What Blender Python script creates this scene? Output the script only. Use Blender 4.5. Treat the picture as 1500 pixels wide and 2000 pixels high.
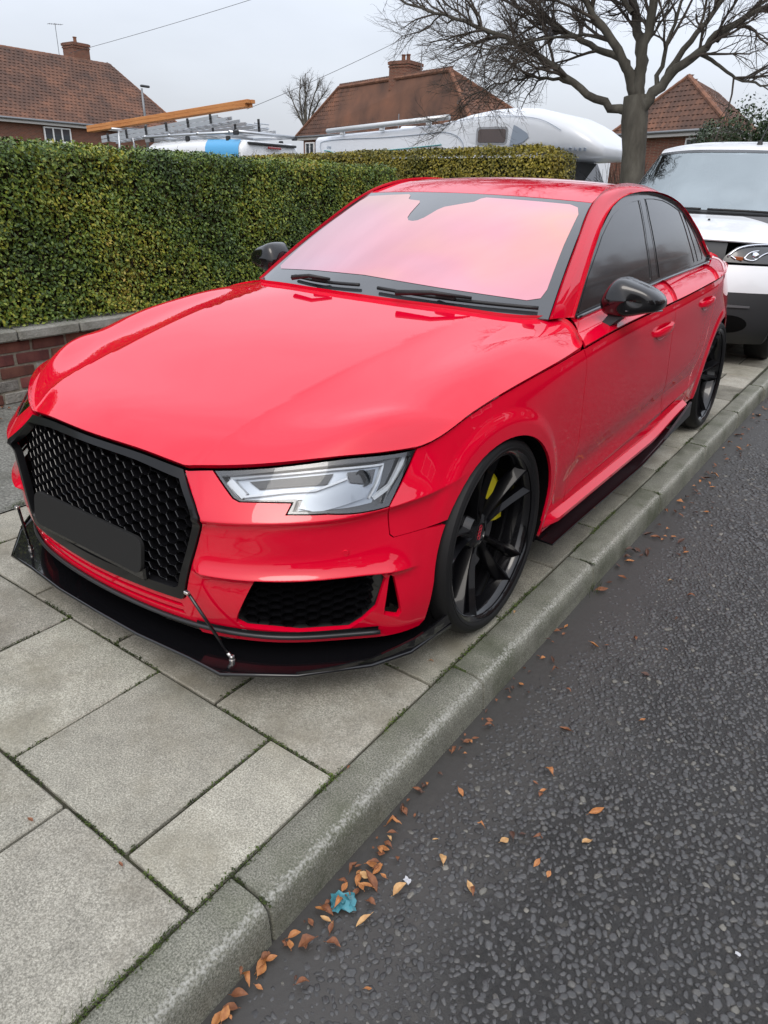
import bpy, bmesh, math, random
import numpy as np
from mathutils import Vector, Matrix, noise as mnoise
from mathutils.geometry import delaunay_2d_cdt
for o in list(bpy.data.objects): bpy.data.objects.remove(o)
scene=bpy.context.scene
COL=scene.collection
R=math.radians
# ---------------------------------------------------------------- camera
CAM=(1.74642,-1.86273,1.34020);YAW,PIT,ROL=R(-34.9955),R(-25.0329),R(2.12656)
cd=bpy.data.cameras.new('camera');cam=bpy.data.objects.new('camera',cd);COL.objects.link(cam);scene.camera=cam
_f=Vector((math.sin(YAW)*math.cos(PIT),math.cos(YAW)*math.cos(PIT),math.sin(PIT)));_r=_f.cross(Vector((0,0,1))).normalized();_u=_r.cross(_f)
_r2=_r*math.cos(ROL)+_u*math.sin(ROL);_u2=-_r*math.sin(ROL)+_u*math.cos(ROL)
cam.matrix_world=Matrix(((_r2.x,_u2.x,-_f.x,CAM[0]),(_r2.y,_u2.y,-_f.y,CAM[1]),(_r2.z,_u2.z,-_f.z,CAM[2]),(0,0,0,1)))
cd.sensor_fit='VERTICAL';cd.sensor_height=36;cd.lens=1370.07/2000*36;cd.clip_start=.05;cd.clip_end=2000
# ---------------------------------------------------------------- overcast sky and soft sun
SUN_EL,SUN_AZ=R(52),R(150)
w=bpy.data.worlds.new('World');scene.world=w;w.use_nodes=True
nt=w.node_tree;nt.nodes.clear()
def N(t,ty,**k):
    n=t.nodes.new(ty)
    for a,b in k.items(): setattr(n,a,b)
    return n
def L(t,a,b): t.links.new(a,b)
wo=N(nt,'ShaderNodeOutputWorld');bg=N(nt,'ShaderNodeBackground')
sky=N(nt,'ShaderNodeTexSky',sky_type='NISHITA',sun_disc=False,sun_elevation=SUN_EL,sun_rotation=SUN_AZ,air_density=1.0,dust_density=6.0)
tc=N(nt,'ShaderNodeTexCoord');sx=N(nt,'ShaderNodeSeparateXYZ');L(nt,tc.outputs['Generated'],sx.inputs[0])
mp=N(nt,'ShaderNodeMapping');mp.inputs['Scale'].default_value=(1.2,1.2,3.2);L(nt,tc.outputs['Generated'],mp.inputs[0])
nz=N(nt,'ShaderNodeTexNoise');nz.inputs['Scale'].default_value=1.7;nz.inputs['Detail'].default_value=5;nz.inputs['Roughness'].default_value=.5;L(nt,mp.outputs[0],nz.inputs['Vector'])
mx=N(nt,'ShaderNodeMath',operation='MAXIMUM');L(nt,sx.outputs['Z'],mx.inputs[0]);mx.inputs[1].default_value=0
m1=N(nt,'ShaderNodeMath',operation='MULTIPLY_ADD');L(nt,mx.outputs[0],m1.inputs[0]);m1.inputs[1].default_value=1.30;m1.inputs[2].default_value=.84   # CIE overcast: about three times brighter overhead
m2=N(nt,'ShaderNodeMapRange');L(nt,nz.outputs['Fac'],m2.inputs['Value']);m2.inputs['From Min'].default_value=.3;m2.inputs['From Max'].default_value=.7;m2.inputs['To Min'].default_value=.88;m2.inputs['To Max'].default_value=1.12
m3=N(nt,'ShaderNodeMath',operation='MULTIPLY');L(nt,m1.outputs[0],m3.inputs[0]);L(nt,m2.outputs[0],m3.inputs[1])
cl=N(nt,'ShaderNodeVectorMath',operation='SCALE');cl.inputs[0].default_value=(.79,.825,.90);L(nt,m3.outputs[0],cl.inputs['Scale'])
sk2=N(nt,'ShaderNodeVectorMath',operation='SCALE');L(nt,sky.outputs[0],sk2.inputs[0]);sk2.inputs['Scale'].default_value=.06
ad=N(nt,'ShaderNodeVectorMath',operation='ADD');L(nt,cl.outputs[0],ad.inputs[0]);L(nt,sk2.outputs[0],ad.inputs[1])
L(nt,ad.outputs[0],bg.inputs['Color']);bg.inputs['Strength'].default_value=.86;L(nt,bg.outputs[0],wo.inputs['Surface'])
sd=bpy.data.lights.new('sun','SUN');sd.energy=.7;sd.angle=R(25);sd.color=(1,.97,.92);so=bpy.data.objects.new('sun',sd);COL.objects.link(so)
so.rotation_euler=(R(90)-SUN_EL,0,math.pi-SUN_AZ)
scene.view_settings.view_transform='Standard';scene.view_settings.look='None';scene.view_settings.exposure=0;scene.view_settings.gamma=1
# ---------------------------------------------------------------- materials
MATS={}
def mat(name,col,rough=.5,metal=0,coat=0,coat_r=.03,spec=.5,ior=None):
    if name in MATS: return MATS[name]
    m=bpy.data.materials.new(name);m.use_nodes=True;b=m.node_tree.nodes['Principled BSDF']
    b.inputs['Base Color'].default_value=(*col,1);b.inputs['Roughness'].default_value=rough;b.inputs['Metallic'].default_value=metal
    b.inputs['Coat Weight'].default_value=coat;b.inputs['Coat Roughness'].default_value=coat_r;b.inputs['Specular IOR Level'].default_value=spec
    if ior: b.inputs['IOR'].default_value=ior
    MATS[name]=m;return m
def nodes(m): t=m.node_tree;return t,t.nodes['Principled BSDF']
def noise_col(m,stops,scale=8,detail=6,rough=.6,bump=0,bdist=.01,bscale=None,coord='Object',vec=None,fac=None,kind='noise',dist=0):
    """colour ramp over noise in object space, with optional fine relief"""
    t,b=nodes(m);c=N(t,'ShaderNodeTexCoord');src=c.outputs[coord]
    if vec:
        mp=N(t,'ShaderNodeMapping');mp.inputs['Scale'].default_value=vec;L(t,src,mp.inputs[0]);src=mp.outputs[0]
    if kind=='noise':
        n=N(t,'ShaderNodeTexNoise');n.inputs['Scale'].default_value=scale;n.inputs['Detail'].default_value=detail;n.inputs['Roughness'].default_value=rough;n.inputs['Distortion'].default_value=dist
        L(t,src,n.inputs['Vector']);o=n.outputs['Fac']
    r=N(t,'ShaderNodeValToRGB');r.color_ramp.elements.remove(r.color_ramp.elements[0])
    for i,(p,cc) in enumerate(stops):
        e=r.color_ramp.elements[0] if i==0 else r.color_ramp.elements.new(p)
        e.position=p;e.color=(*cc,1)
    L(t,o,r.inputs[0]);L(t,r.outputs[0],b.inputs['Base Color'])
    if bump:
        n2=N(t,'ShaderNodeTexNoise');n2.inputs['Scale'].default_value=bscale or scale*4;n2.inputs['Detail'].default_value=5;L(t,src,n2.inputs['Vector'])
        bp=N(t,'ShaderNodeBump');bp.inputs['Strength'].default_value=bump;bp.inputs['Distance'].default_value=bdist;L(t,n2.outputs['Fac'],bp.inputs['Height']);L(t,bp.outputs[0],b.inputs['Normal'])
    return r
def per_object(m,amount=.15,hue=.01):
    """small value / hue shift from one object to the next"""
    t,b=nodes(m);k=b.inputs['Base Color'];oi=N(t,'ShaderNodeObjectInfo')
    hs=N(t,'ShaderNodeHueSaturation');mr=N(t,'ShaderNodeMapRange');L(t,oi.outputs['Random'],mr.inputs['Value']);mr.inputs['To Min'].default_value=1-amount;mr.inputs['To Max'].default_value=1+amount
    L(t,mr.outputs[0],hs.inputs['Value'])
    m2=N(t,'ShaderNodeMapRange');m3=N(t,'ShaderNodeMath',operation='MULTIPLY');m3.inputs[1].default_value=7.31;m4=N(t,'ShaderNodeMath',operation='FRACT');L(t,oi.outputs['Random'],m3.inputs[0]);L(t,m3.outputs[0],m4.inputs[0]);L(t,m4.outputs[0],m2.inputs['Value'])
    m2.inputs['To Min'].default_value=.5-hue;m2.inputs['To Max'].default_value=.5+hue;L(t,m2.outputs[0],hs.inputs['Hue'])
    if k.is_linked:
        s=k.links[0].from_socket;L(t,s,hs.inputs['Color'])
    else: hs.inputs['Color'].default_value=k.default_value
    L(t,hs.outputs[0],k)
# ---------------------------------------------------------------- object helpers
def link(o,parent=None):
    COL.objects.link(o)
    if parent is not None: o.parent=parent
    return o
def tag(o,label=None,cat=None,group=None,kind=None):
    if label: o['label']=label
    if cat: o['category']=cat
    if group: o['group']=group
    if kind: o['kind']=kind
    return o
def empty(name,loc=(0,0,0),rz=0,label=None,cat=None,group=None):
    o=bpy.data.objects.new(name,None);o.location=loc;o.rotation_euler=(0,0,rz);o.empty_display_size=.1;link(o);return tag(o,label,cat,group)
def mesh(name,V,F,smooth=False,nrm=None,sharp=None):
    me=bpy.data.meshes.new(name);me.from_pydata([tuple(map(float,v)) for v in V],[],[tuple(map(int,f)) for f in F])
    if smooth or nrm is not None: me.polygons.foreach_set('use_smooth',[True]*len(me.polygons))
    me.update()
    if sharp: me.set_sharp_from_angle(angle=R(sharp))
    if nrm is not None: me.normals_split_custom_set_from_vertices([tuple(map(float,n)) for n in nrm])
    return me
def obj(name,V,F=None,m=None,parent=None,smooth=False,nrm=None,sharp=None):
    me=V if F is None else mesh(name,V,F,smooth,nrm,sharp)
    o=bpy.data.objects.new(name,me)
    if m is not None and len(me.materials)==0: me.materials.append(m)
    return link(o,parent)
def merge(*parts):
    V=[];F=[]
    for v,f in parts:
        n=len(V);V+=[tuple(p) for p in v];F+=[tuple(i+n for i in q) for q in f]
    return V,F
def xform(vf,M):
    return [tuple(M@Vector(v)) for v in vf[0]],vf[1]
def flipx(vf): return [(-v[0],v[1],v[2]) for v in vf[0]],[tuple(reversed(f)) for f in vf[1]]
def box(c,s,b=0,rot=None):
    """box by centre and full size; b = chamfer on all twelve edges"""
    hx,hy,hz=s[0]/2,s[1]/2,s[2]/2
    if b<=0:
        V=[(x*hx,y*hy,z*hz) for x in(-1,1) for y in(-1,1) for z in(-1,1)]
        F=[(0,1,3,2),(4,6,7,5),(0,4,5,1),(2,3,7,6),(0,2,6,4),(1,5,7,3)]
    else:
        b=min(b,hx*.9,hy*.9,hz*.9);V=[];ix={}
        for sx in(-1,1):
            for sy in(-1,1):
                for sz in(-1,1):
                    for k in range(3):
                        ix[(sx,sy,sz,k)]=len(V);V.append((sx*(hx-(0 if k==0 else b)),sy*(hy-(0 if k==1 else b)),sz*(hz-(0 if k==2 else b))))
        F=[]
        for s_ in(-1,1):
            for k,(a,c2) in enumerate(((1,2),(2,0),(0,1))):
                q=[]
                for (p,r) in((-1,-1),(1,-1),(1,1),(-1,1)):
                    g=[0,0,0];g[k]=s_;g[a]=p;g[c2]=r;q.append(ix[(*g,k)])
                F.append(tuple(q if s_>0 else q[::-1]))
        for k,(a,c2) in enumerate(((1,2),(2,0),(0,1))):      # edges along axis k
            for p in(-1,1):
                for r in(-1,1):
                    g0=[0,0,0];g0[k]=-1;g0[a]=p;g0[c2]=r;g1=list(g0);g1[k]=1
                    q=(ix[(*g0,a)],ix[(*g1,a)],ix[(*g1,c2)],ix[(*g0,c2)]);F.append(q if p*r<0 else q[::-1])
        for sx in(-1,1):
            for sy in(-1,1):
                for sz in(-1,1):
                    q=tuple(ix[(sx,sy,sz,k)] for k in range(3));F.append(q if sx*sy*sz>0 else q[::-1])
    M=Matrix.Translation(Vector(c))
    if rot is not None: M=M@rot.to_4x4()
    return xform((V,F),M)
def tube(path,r,n=8,cap=True):
    path=[Vector(p) for p in path];m=len(path);V=[];F=[];rr=r if isinstance(r,(list,tuple)) else [r]*m
    t0=(path[1]-path[0]).normalized();up=Vector((0,0,1)) if abs(t0.z)<.9 else Vector((1,0,0));x=t0.cross(up).normalized()
    for i,p in enumerate(path):
        t=(path[min(i+1,m-1)]-path[max(i-1,0)]).normalized()
        x=(x-t*x.dot(t)).normalized();y=t.cross(x)
        for k in range(n):
            a=2*math.pi*k/n;V.append(tuple(p+(x*math.cos(a)+y*math.sin(a))*rr[i]))
    for i in range(m-1):
        for k in range(n):
            F.append((i*n+k,i*n+(k+1)%n,(i+1)*n+(k+1)%n,(i+1)*n+k))
    if cap: F+=[tuple(range(n))[::-1],tuple((m-1)*n+k for k in range(n))]
    return V,F
def lathe(prof,n=48,axis='x',closed=False):
    """profile of (a,r): a along the axis"""
    V=[];F=[];m=len(prof)
    for k in range(n):
        t=2*math.pi*k/n;c,s=math.cos(t),math.sin(t)
        for a,r in prof: V.append((a,r*c,r*s) if axis=='x' else (r*c,r*s,a) if axis=='z' else (r*s,a,r*c))
    for k in range(n):
        k2=(k+1)%n
        for i in range(m if closed else m-1):
            j=(i+1)%m;F.append((k*m+i,k2*m+i,k2*m+j,k*m+j))
    return V,F
def grid(P,close_u=False,close_v=False,flip=False):
    """faces of an (nu,nv,3) array"""
    P=np.asarray(P);nu,nv=P.shape[:2];V=P.reshape(-1,3);F=[]
    for i in range(nu if close_u else nu-1):
        for j in range(nv if close_v else nv-1):
            q=(i*nv+j,((i+1)%nu)*nv+j,((i+1)%nu)*nv+(j+1)%nv,i*nv+(j+1)%nv);F.append(q[::-1] if flip else q)
    return V.tolist(),F
def prism(poly,axis,a,b):
    """extrude a 2D outline; axis = the extruded axis, poly holds the other two in order (yz, xz, xy)"""
    f={'x':lambda p,h:(h,p[0],p[1]),'y':lambda p,h:(p[0],h,p[1]),'z':lambda p,h:(p[0],p[1],h)}[axis]
    n=len(poly);V=[f(p,a) for p in poly]+[f(p,b) for p in poly]
    F=[tuple(range(n)),tuple(range(2*n-1,n-1,-1))]+[(i,i+n,(i+1)%n+n,(i+1)%n) for i in range(n)]
    return V,F
def fix(me):
    b=bmesh.new();b.from_mesh(me);bmesh.ops.recalc_face_normals(b,faces=b.faces);b.to_mesh(me);b.free();return me
def solid(name,vf,m,parent=None,smooth=False,sharp=None,bevel=0):
    me=mesh(name,vf[0],vf[1]);b=bmesh.new();b.from_mesh(me);bmesh.ops.recalc_face_normals(b,faces=b.faces)
    if bevel: bmesh.ops.bevel(b,geom=[e for e in b.edges if len(e.link_faces)==2 and e.calc_face_angle()>.4],offset=bevel,segments=2,profile=.7,affect='EDGES',clamp_overlap=True)
    b.to_mesh(me);b.free()
    if smooth: me.polygons.foreach_set('use_smooth',[True]*len(me.polygons))
    if sharp: me.set_sharp_from_angle(angle=R(sharp))
    return obj(name,me,None,m,parent)
# ---- trimmed panels on a smooth surface --------------------------------------
def pip(poly,pts):
    poly=np.asarray(poly);x,y=pts[:,0],pts[:,1];ins=np.zeros(len(pts),bool);n=len(poly);j=n-1
    for i in range(n):
        xi,yi=poly[i];xj,yj=poly[j]
        c=((yi>y)!=(yj>y))
        with np.errstate(divide='ignore',invalid='ignore'): ins^=c&(x<(xj-xi)*(y-yi)/(yj-yi+1e-15)+xi)
        j=i
    return ins
def resample(poly,h):
    o=[];n=len(poly)
    for i in range(n):
        a=np.array(poly[i],float);b=np.array(poly[(i+1)%n],float);k=max(1,int(np.ceil(np.linalg.norm(b-a)/h)))
        for q in range(k): o.append(a+(b-a)*q/k)
    return np.array(o)
def area2(p): p=np.asarray(p);return np.sum(p[:,0]*np.roll(p[:,1],-1)-np.roll(p[:,0],-1)*p[:,1])
def inset(p,d):
    if d==0: return p
    sgn=1 if area2(p)>0 else -1
    e=np.roll(p,-1,0)-p;e/=np.linalg.norm(e,axis=1)[:,None]+1e-12;n=np.stack([-e[:,1],e[:,0]],1)*sgn
    a=n+np.roll(n,1,0);a/=np.maximum(np.linalg.norm(a,axis=1),.35)[:,None];k=1/np.maximum((a*n).sum(1),.45)
    return p+a*(d*k)[:,None]
def snormal(f,q,e=8e-4):
    du=f(q+[e,0])-f(q-[e,0]);dv=f(q+[0,e])-f(q-[0,e]);n=np.cross(du,dv);return n/(np.linalg.norm(n,axis=1)[:,None]+1e-12)
def panel(name,f,outline,m,parent,h=.03,gap=.0018,depth=.010,holes=(),flip=False,lift=0,mirror=False,rim_holes=True,feats=()):
    """cut a panel out of surface f(uv) along an outline, with turned-in edges"""
    loops=[inset(resample(outline,h*.6),gap)]+[inset(resample(q,h*.6),-gap) for q in holes]
    lo=loops[0].min(0);hi=loops[0].max(0);gx=np.arange(lo[0],hi[0],h);gy=np.arange(lo[1],hi[1],h)
    G=np.stack(np.meshgrid(gx,gy,indexing='ij'),-1).reshape(-1,2);G[:,1]+=(np.round((G[:,0]-lo[0])/h)%2)*h*.5
    ok=pip(loops[0],G)
    for q in loops[1:]: ok&=~pip(q,G)
    G=G[ok];B=np.concatenate(loops)
    if len(feats):                                   # rows of points along creases, so the mesh follows them
        Fp=np.concatenate([np.asarray(x,float) for x in feats]);k=pip(loops[0],Fp)
        for q in loops[1:]: k&=~pip(q,Fp)
        Fp=Fp[k]
        if len(Fp):
            d=np.concatenate([np.min(np.linalg.norm(c[:,None]-B[None],axis=2),axis=1) for c in np.array_split(Fp,max(1,len(Fp)//400))]);Fp=Fp[d>.004]
        if len(G) and len(Fp):
            d=np.concatenate([np.min(np.linalg.norm(c[:,None]-Fp[None],axis=2),axis=1) for c in np.array_split(G,max(1,len(G)//400))]);G=G[d>h*.45]
    else: Fp=np.zeros((0,2))
    if len(G):
        d=np.min(np.linalg.norm(G[:,None]-B[None],axis=2),axis=1);G=G[d>h*.42]
    pts=np.concatenate([B,Fp,G]) if len(G) else np.concatenate([B,Fp]);ed=[];s=0
    for q in loops:
        n=len(q);ed+=[(s+i,s+(i+1)%n) for i in range(n)];s+=n
    r=delaunay_2d_cdt([Vector(p) for p in pts],ed,[],0,1e-7)
    P2=np.array([tuple(v) for v in r[0]]);T=np.array([t for t in r[2] if len(t)==3]);c=P2[T].mean(1)
    ok=pip(loops[0],c)
    for q in loops[1:]: ok&=~pip(q,c)
    T=T[ok];P=f(P2);n=snormal(f,P2)
    if flip: n=-n
    P=P+n*lift
    a=np.cross(P[T[:,1]]-P[T[:,0]],P[T[:,2]]-P[T[:,0]]);bad=(a*n[T[:,0]]).sum(1)<0;T[bad]=T[bad][:,::-1]
    V=P.tolist();F=[tuple(t) for t in T];NR=n.tolist()
    if depth:
        for li,q in enumerate(loops if rim_holes else loops[:1]):
            Pb=f(q);nb=snormal(f,q)*(-1 if flip else 1);sn=Pb-f(inset(q,1e-3 if li==0 else -1e-3));sn-=nb*(sn*nb).sum(1)[:,None];sn/=np.linalg.norm(sn,axis=1)[:,None]+1e-12
            Pb=Pb+nb*lift;k=len(q);s0=len(V);lowp=Pb-nb*depth
            V+=Pb.tolist()+lowp.tolist();NR+=(sn+nb*.25).tolist()+sn.tolist()
            for i in range(k):
                j=(i+1)%k;qd=(s0+i,s0+j,s0+k+j,s0+k+i);g=np.cross(Pb[j]-Pb[i],lowp[i]-Pb[i]);F.append(qd if g@sn[i]>0 else qd[::-1])
    if mirror:
        V=[(-v[0],v[1],v[2]) for v in V];F=[t[::-1] for t in F];NR=[(-v[0],v[1],v[2]) for v in NR]
    return obj(name,V,F,m,parent,nrm=NR)
def strip(f,path,wid,lift=.001):
    """thin ribbon following a path of uv points on a surface"""
    q=np.asarray(path,float);P=f(q);n=snormal(f,q);t=np.gradient(P,axis=0);b=np.cross(n,t);b/=np.linalg.norm(b,axis=1)[:,None]
    return grid(np.stack([P+n*lift+b*wid/2,P+n*lift-b*wid/2],1))
def fast_obj(name,V,F,m,parent=None):
    me=bpy.data.meshes.new(name);V=np.asarray(V,np.float32);F=np.asarray(F,np.int32);k=F.shape[1]
    me.vertices.add(len(V));me.vertices.foreach_set('co',V.ravel());me.loops.add(F.size);me.loops.foreach_set('vertex_index',F.ravel())
    me.polygons.add(len(F));me.polygons.foreach_set('loop_start',np.arange(0,F.size,k,dtype=np.int32));me.polygons.foreach_set('loop_total',np.full(len(F),k,np.int32));me.update();me.validate()
    return obj(name,me,None,m,parent)
# ================================================================ ground: pavement slabs, kerb, road
random.seed(7);rng=np.random.default_rng(7)
def speckle(m,dark,light,stain,sc=520,rough=.85,bump=.5):
    """cast concrete: fine aggregate grains, soft stains, worn patches"""
    t,b=nodes(m);c=N(t,'ShaderNodeTexCoord');oi=N(t,'ShaderNodeObjectInfo')
    ge=N(t,'ShaderNodeNewGeometry');src=ge.outputs['Position']
    v=N(t,'ShaderNodeTexVoronoi');v.inputs['Scale'].default_value=sc;L(t,src,v.inputs['Vector'])
    n1=N(t,'ShaderNodeTexNoise');n1.inputs['Scale'].default_value=sc*.45;n1.inputs['Detail'].default_value=4;L(t,src,n1.inputs['Vector'])
    r1=N(t,'ShaderNodeValToRGB');r1.color_ramp.elements[0].position=.36;r1.color_ramp.elements[0].color=(*dark,1);r1.color_ramp.elements[1].position=.64;r1.color_ramp.elements[1].color=(*light,1);L(t,n1.outputs['Fac'],r1.inputs[0])
    vs=N(t,'ShaderNodeSeparateColor');L(t,v.outputs['Color'],vs.inputs[0])
    gr=N(t,'ShaderNodeMapRange');L(t,vs.outputs[0],gr.inputs['Value']);gr.inputs['To Min'].default_value=.74;gr.inputs['To Max'].default_value=1.26
    mu=N(t,'ShaderNodeVectorMath',operation='SCALE');L(t,r1.outputs[0],mu.inputs[0]);L(t,gr.outputs[0],mu.inputs['Scale'])
    n2=N(t,'ShaderNodeTexNoise');n2.inputs['Scale'].default_value=3.1;n2.inputs['Detail'].default_value=7;n2.inputs['Roughness'].default_value=.62;L(t,src,n2.inputs['Vector'])
    r2=N(t,'ShaderNodeValToRGB');r2.color_ramp.elements[0].position=.47;r2.color_ramp.elements[0].color=(0,0,0,1);r2.color_ramp.elements[1].position=.70;r2.color_ramp.elements[1].color=(.85,.85,.85,1);L(t,n2.outputs['Fac'],r2.inputs[0])
    mx=N(t,'ShaderNodeMix',data_type='RGBA');L(t,r2.outputs[0],mx.inputs['Factor']);L(t,mu.outputs[0],mx.inputs['A']);mx.inputs['B'].default_value=(*stain,1)
    n3=N(t,'ShaderNodeTexNoise');n3.inputs['Scale'].default_value=11;n3.inputs['Detail'].default_value=6;n3.inputs['Roughness'].default_value=.7;L(t,src,n3.inputs['Vector'])
    r3=N(t,'ShaderNodeMapRange');L(t,n3.outputs['Fac'],r3.inputs['Value']);r3.inputs['From Min'].default_value=.3;r3.inputs['From Max'].default_value=.7;r3.inputs['To Min'].default_value=.80;r3.inputs['To Max'].default_value=1.15
    m4=N(t,'ShaderNodeVectorMath',operation='SCALE');L(t,mx.outputs['Result'],m4.inputs[0]);L(t,r3.outputs[0],m4.inputs['Scale']);L(t,m4.outputs[0],b.inputs['Base Color'])
    bp=N(t,'ShaderNodeBump');bp.inputs['Strength'].default_value=bump;bp.inputs['Distance'].default_value=.0025;L(t,n1.outputs['Fac'],bp.inputs['Height']);L(t,bp.outputs[0],b.inputs['Normal'])
    return m4
SLAB=mat('slab_concrete',(.3,.3,.28),.82);speckle(SLAB,(.205,.196,.160),(.395,.380,.320),(.185,.168,.125));per_object(SLAB,.16,.008)
SLABW=mat('slab_concrete_worn',(.3,.3,.28),.78);speckle(SLABW,(.125,.116,.090),(.29,.277,.228),(.070,.062,.042));per_object(SLABW,.14,.008)
KERB=mat('kerb_concrete',(.2,.2,.18),.8);_kc=speckle(KERB,(.10,.102,.078),(.245,.243,.200),(.062,.070,.038),560)
# scuffed pale nose of the kerb where tyres and feet rub it
t,b=nodes(KERB);ge=N(t,'ShaderNodeNewGeometry');sp_=N(t,'ShaderNodeSeparateXYZ');L(t,ge.outputs['Position'],sp_.inputs[0])
n9=N(t,'ShaderNodeTexNoise');n9.inputs['Scale'].default_value=150;n9.inputs['Detail'].default_value=5;L(t,ge.outputs['Position'],n9.inputs['Vector'])
a1=N(t,'ShaderNodeMath',operation='SUBTRACT');L(t,sp_.outputs['X'],a1.inputs[0]);a1.inputs[1].default_value=1.018
a2=N(t,'ShaderNodeMath',operation='ABSOLUTE');L(t,a1.outputs[0],a2.inputs[0])
a3=N(t,'ShaderNodeMapRange');L(t,a2.outputs[0],a3.inputs['Value']);a3.inputs['From Min'].default_value=0;a3.inputs['From Max'].default_value=.034;a3.inputs['To Min'].default_value=.42;a3.inputs['To Max'].default_value=0
a4=N(t,'ShaderNodeMath',operation='ADD');L(t,a3.outputs[0],a4.inputs[0]);L(t,n9.outputs['Fac'],a4.inputs[1])
a5=N(t,'ShaderNodeMapRange');L(t,a4.outputs[0],a5.inputs['Value']);a5.inputs['From Min'].default_value=.78;a5.inputs['From Max'].default_value=1.05
mk=N(t,'ShaderNodeMix',data_type='RGBA');L(t,a5.outputs[0],mk.inputs['Factor']);L(t,_kc.outputs[0],mk.inputs['A']);mk.inputs['B'].default_value=(.36,.36,.325,1);L(t,mk.outputs['Result'],b.inputs['Base Color'])
MORT=mat('joint_soil',(.03,.03,.02),.95);noise_col(MORT,[(.35,(.018,.020,.010)),(.55,(.045,.042,.026)),(.7,(.035,.055,.012))],9,6,.6,.6,.006,60)
pave=obj('pavement',[(-2.75,-9,-.012),(.93,-9,-.012),(.93,16,-.012),(-2.75,16,-.012)],[(0,1,2,3)],MORT);tag(pave,'grey concrete slab pavement beside the kerb','pavement',kind='structure')
OLD=mat('old_concrete',(.2,.2,.18),.85);speckle(OLD,(.11,.112,.10),(.235,.235,.21),(.07,.07,.055),180)
oc=obj('concrete_verge',[(-2.75,-9,.0),(-1.165,-9,.0),(-1.165,16,.0),(-2.75,16,.0)],[(0,1,2,3)],OLD);tag(oc,kind='structure')
def slab_mesh(w,d,seed):
    r=random.Random(seed);V,F=box((0,0,-.02),(w,d,.04),.0035)
    return mesh('paving_slab',[(x+r.uniform(-.0012,.0012),y+r.uniform(-.0012,.0012),z+r.uniform(-.0008,.0008)) for x,y,z in V],F)
cache={}
def slab(x0,x1,y0,y1,worn):
    g=.0045;w,d=x1-x0-2*g,y1-y0-2*g;k=(round(w,3),round(d,3),random.randrange(3),worn)
    if k not in cache:
        me=slab_mesh(w,d,hash(k)%999);me.materials.append(SLABW if worn else SLAB);cache[k]=me
    o=obj('slab',cache[k],None,None,pave);o.location=((x0+x1)/2,(y0+y1)/2,random.uniform(-.002,.001));o.rotation_euler=(R(random.uniform(-.25,.25)),R(random.uniform(-.25,.25)),R(random.uniform(-.15,.15)))
ycs=[-.8525-.45*k for k in range(5,0,-1)]+[-.8525+.4515*k for k in range(0,24)]
for r_,y0 in enumerate(ycs):
    y1=ycs[r_+1] if r_+1<len(ycs) else y0+.45
    odd=int(round((y0+.8525)/.4515))%2
    x1=.918;edges=[.918]
    xx=.70 if odd else .475                  # courses alternate: half slab against the kerb
    if odd==0: xx=.478
    while xx>-1.15: edges.append(xx);xx-=.460
    edges.append(-1.16)
    for a_,b_ in zip(edges[1:],edges[:-1]):
        if b_-a_>.04: slab(a_,b_,y0,y1,random.random()<(.55 if y0>-.5 else .08))
# kerb stones: rounded nose, slightly battered face
kp=[(.922,-.16),(.922,-.004),(.926,.0),(.985,.0),(1.003,-.0015),(1.016,-.006),(1.026,-.014),(1.032,-.026),(1.036,-.06),(1.042,-.16)]
kj=[-.283+.914*k for k in range(-6,15)];kerb=empty('kerb',(0,0,0));tag(kerb,'grey concrete kerb along the road edge','kerb',kind='structure')
def kstone(y0,y1,seed):
    r=random.Random(seed);ys=[y0+.003,y0+.006]+list(np.linspace(y0+.04,y1-.04,10))+[y1-.006,y1-.003];A=[]
    for i,y in enumerate(ys):
        e=.004 if i in(0,len(ys)-1) else 0
        A.append([(x-e*(x>.95)+r.uniform(-.0007,.0007),y,z-e*(z>-.05)+r.uniform(-.0006,.0006)) for x,z in kp])
    V,F=grid(np.array(A),flip=True);n=len(kp);m=len(ys);F+=[tuple(range(n)),tuple((m-1)*n+k for k in range(n-1,-1,-1))];return V,F
for i in range(len(kj)-1):
    o=solid('kerb_stone',kstone(kj[i],kj[i+1],i),KERB,kerb,smooth=True,sharp=45)
    if kj[i]>3: o.location.x=.012*(kj[i]-3)
# road sheet
ROAD=mat('asphalt',(.04,.04,.042),.62)
t,b=nodes(ROAD);ge=N(t,'ShaderNodeNewGeometry');src=ge.outputs['Position']
vo=N(t,'ShaderNodeTexVoronoi',feature='F1');vo.inputs['Scale'].default_value=62;vo.inputs['Randomness'].default_value=1;L(t,src,vo.inputs['Vector'])
n1=N(t,'ShaderNodeTexNoise');n1.inputs['Scale'].default_value=420;n1.inputs['Detail'].default_value=4;L(t,src,n1.inputs['Vector'])
n2=N(t,'ShaderNodeTexNoise');n2.inputs['Scale'].default_value=2.2;n2.inputs['Detail'].default_value=6;L(t,src,n2.inputs['Vector'])
sc=N(t,'ShaderNodeSeparateColor');L(t,vo.outputs['Color'],sc.inputs[0])
r1=N(t,'ShaderNodeValToRGB');e=r1.color_ramp.elements;e[0].position=0;e[0].color=(.042,.042,.041,1);e[1].position=.80;e[1].color=(.056,.056,.055,1);k=e.new(.95);k.color=(.06,.058,.055,1);k=e.new(1);k.color=(.09,.085,.075,1);L(t,sc.outputs[0],r1.inputs[0])
r2=N(t,'ShaderNodeMapRange');L(t,n2.outputs['Fac'],r2.inputs['Value']);r2.inputs['From Min'].default_value=.35;r2.inputs['From Max'].default_value=.68;r2.inputs['To Min'].default_value=.82;r2.inputs['To Max'].default_value=1.08
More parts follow.
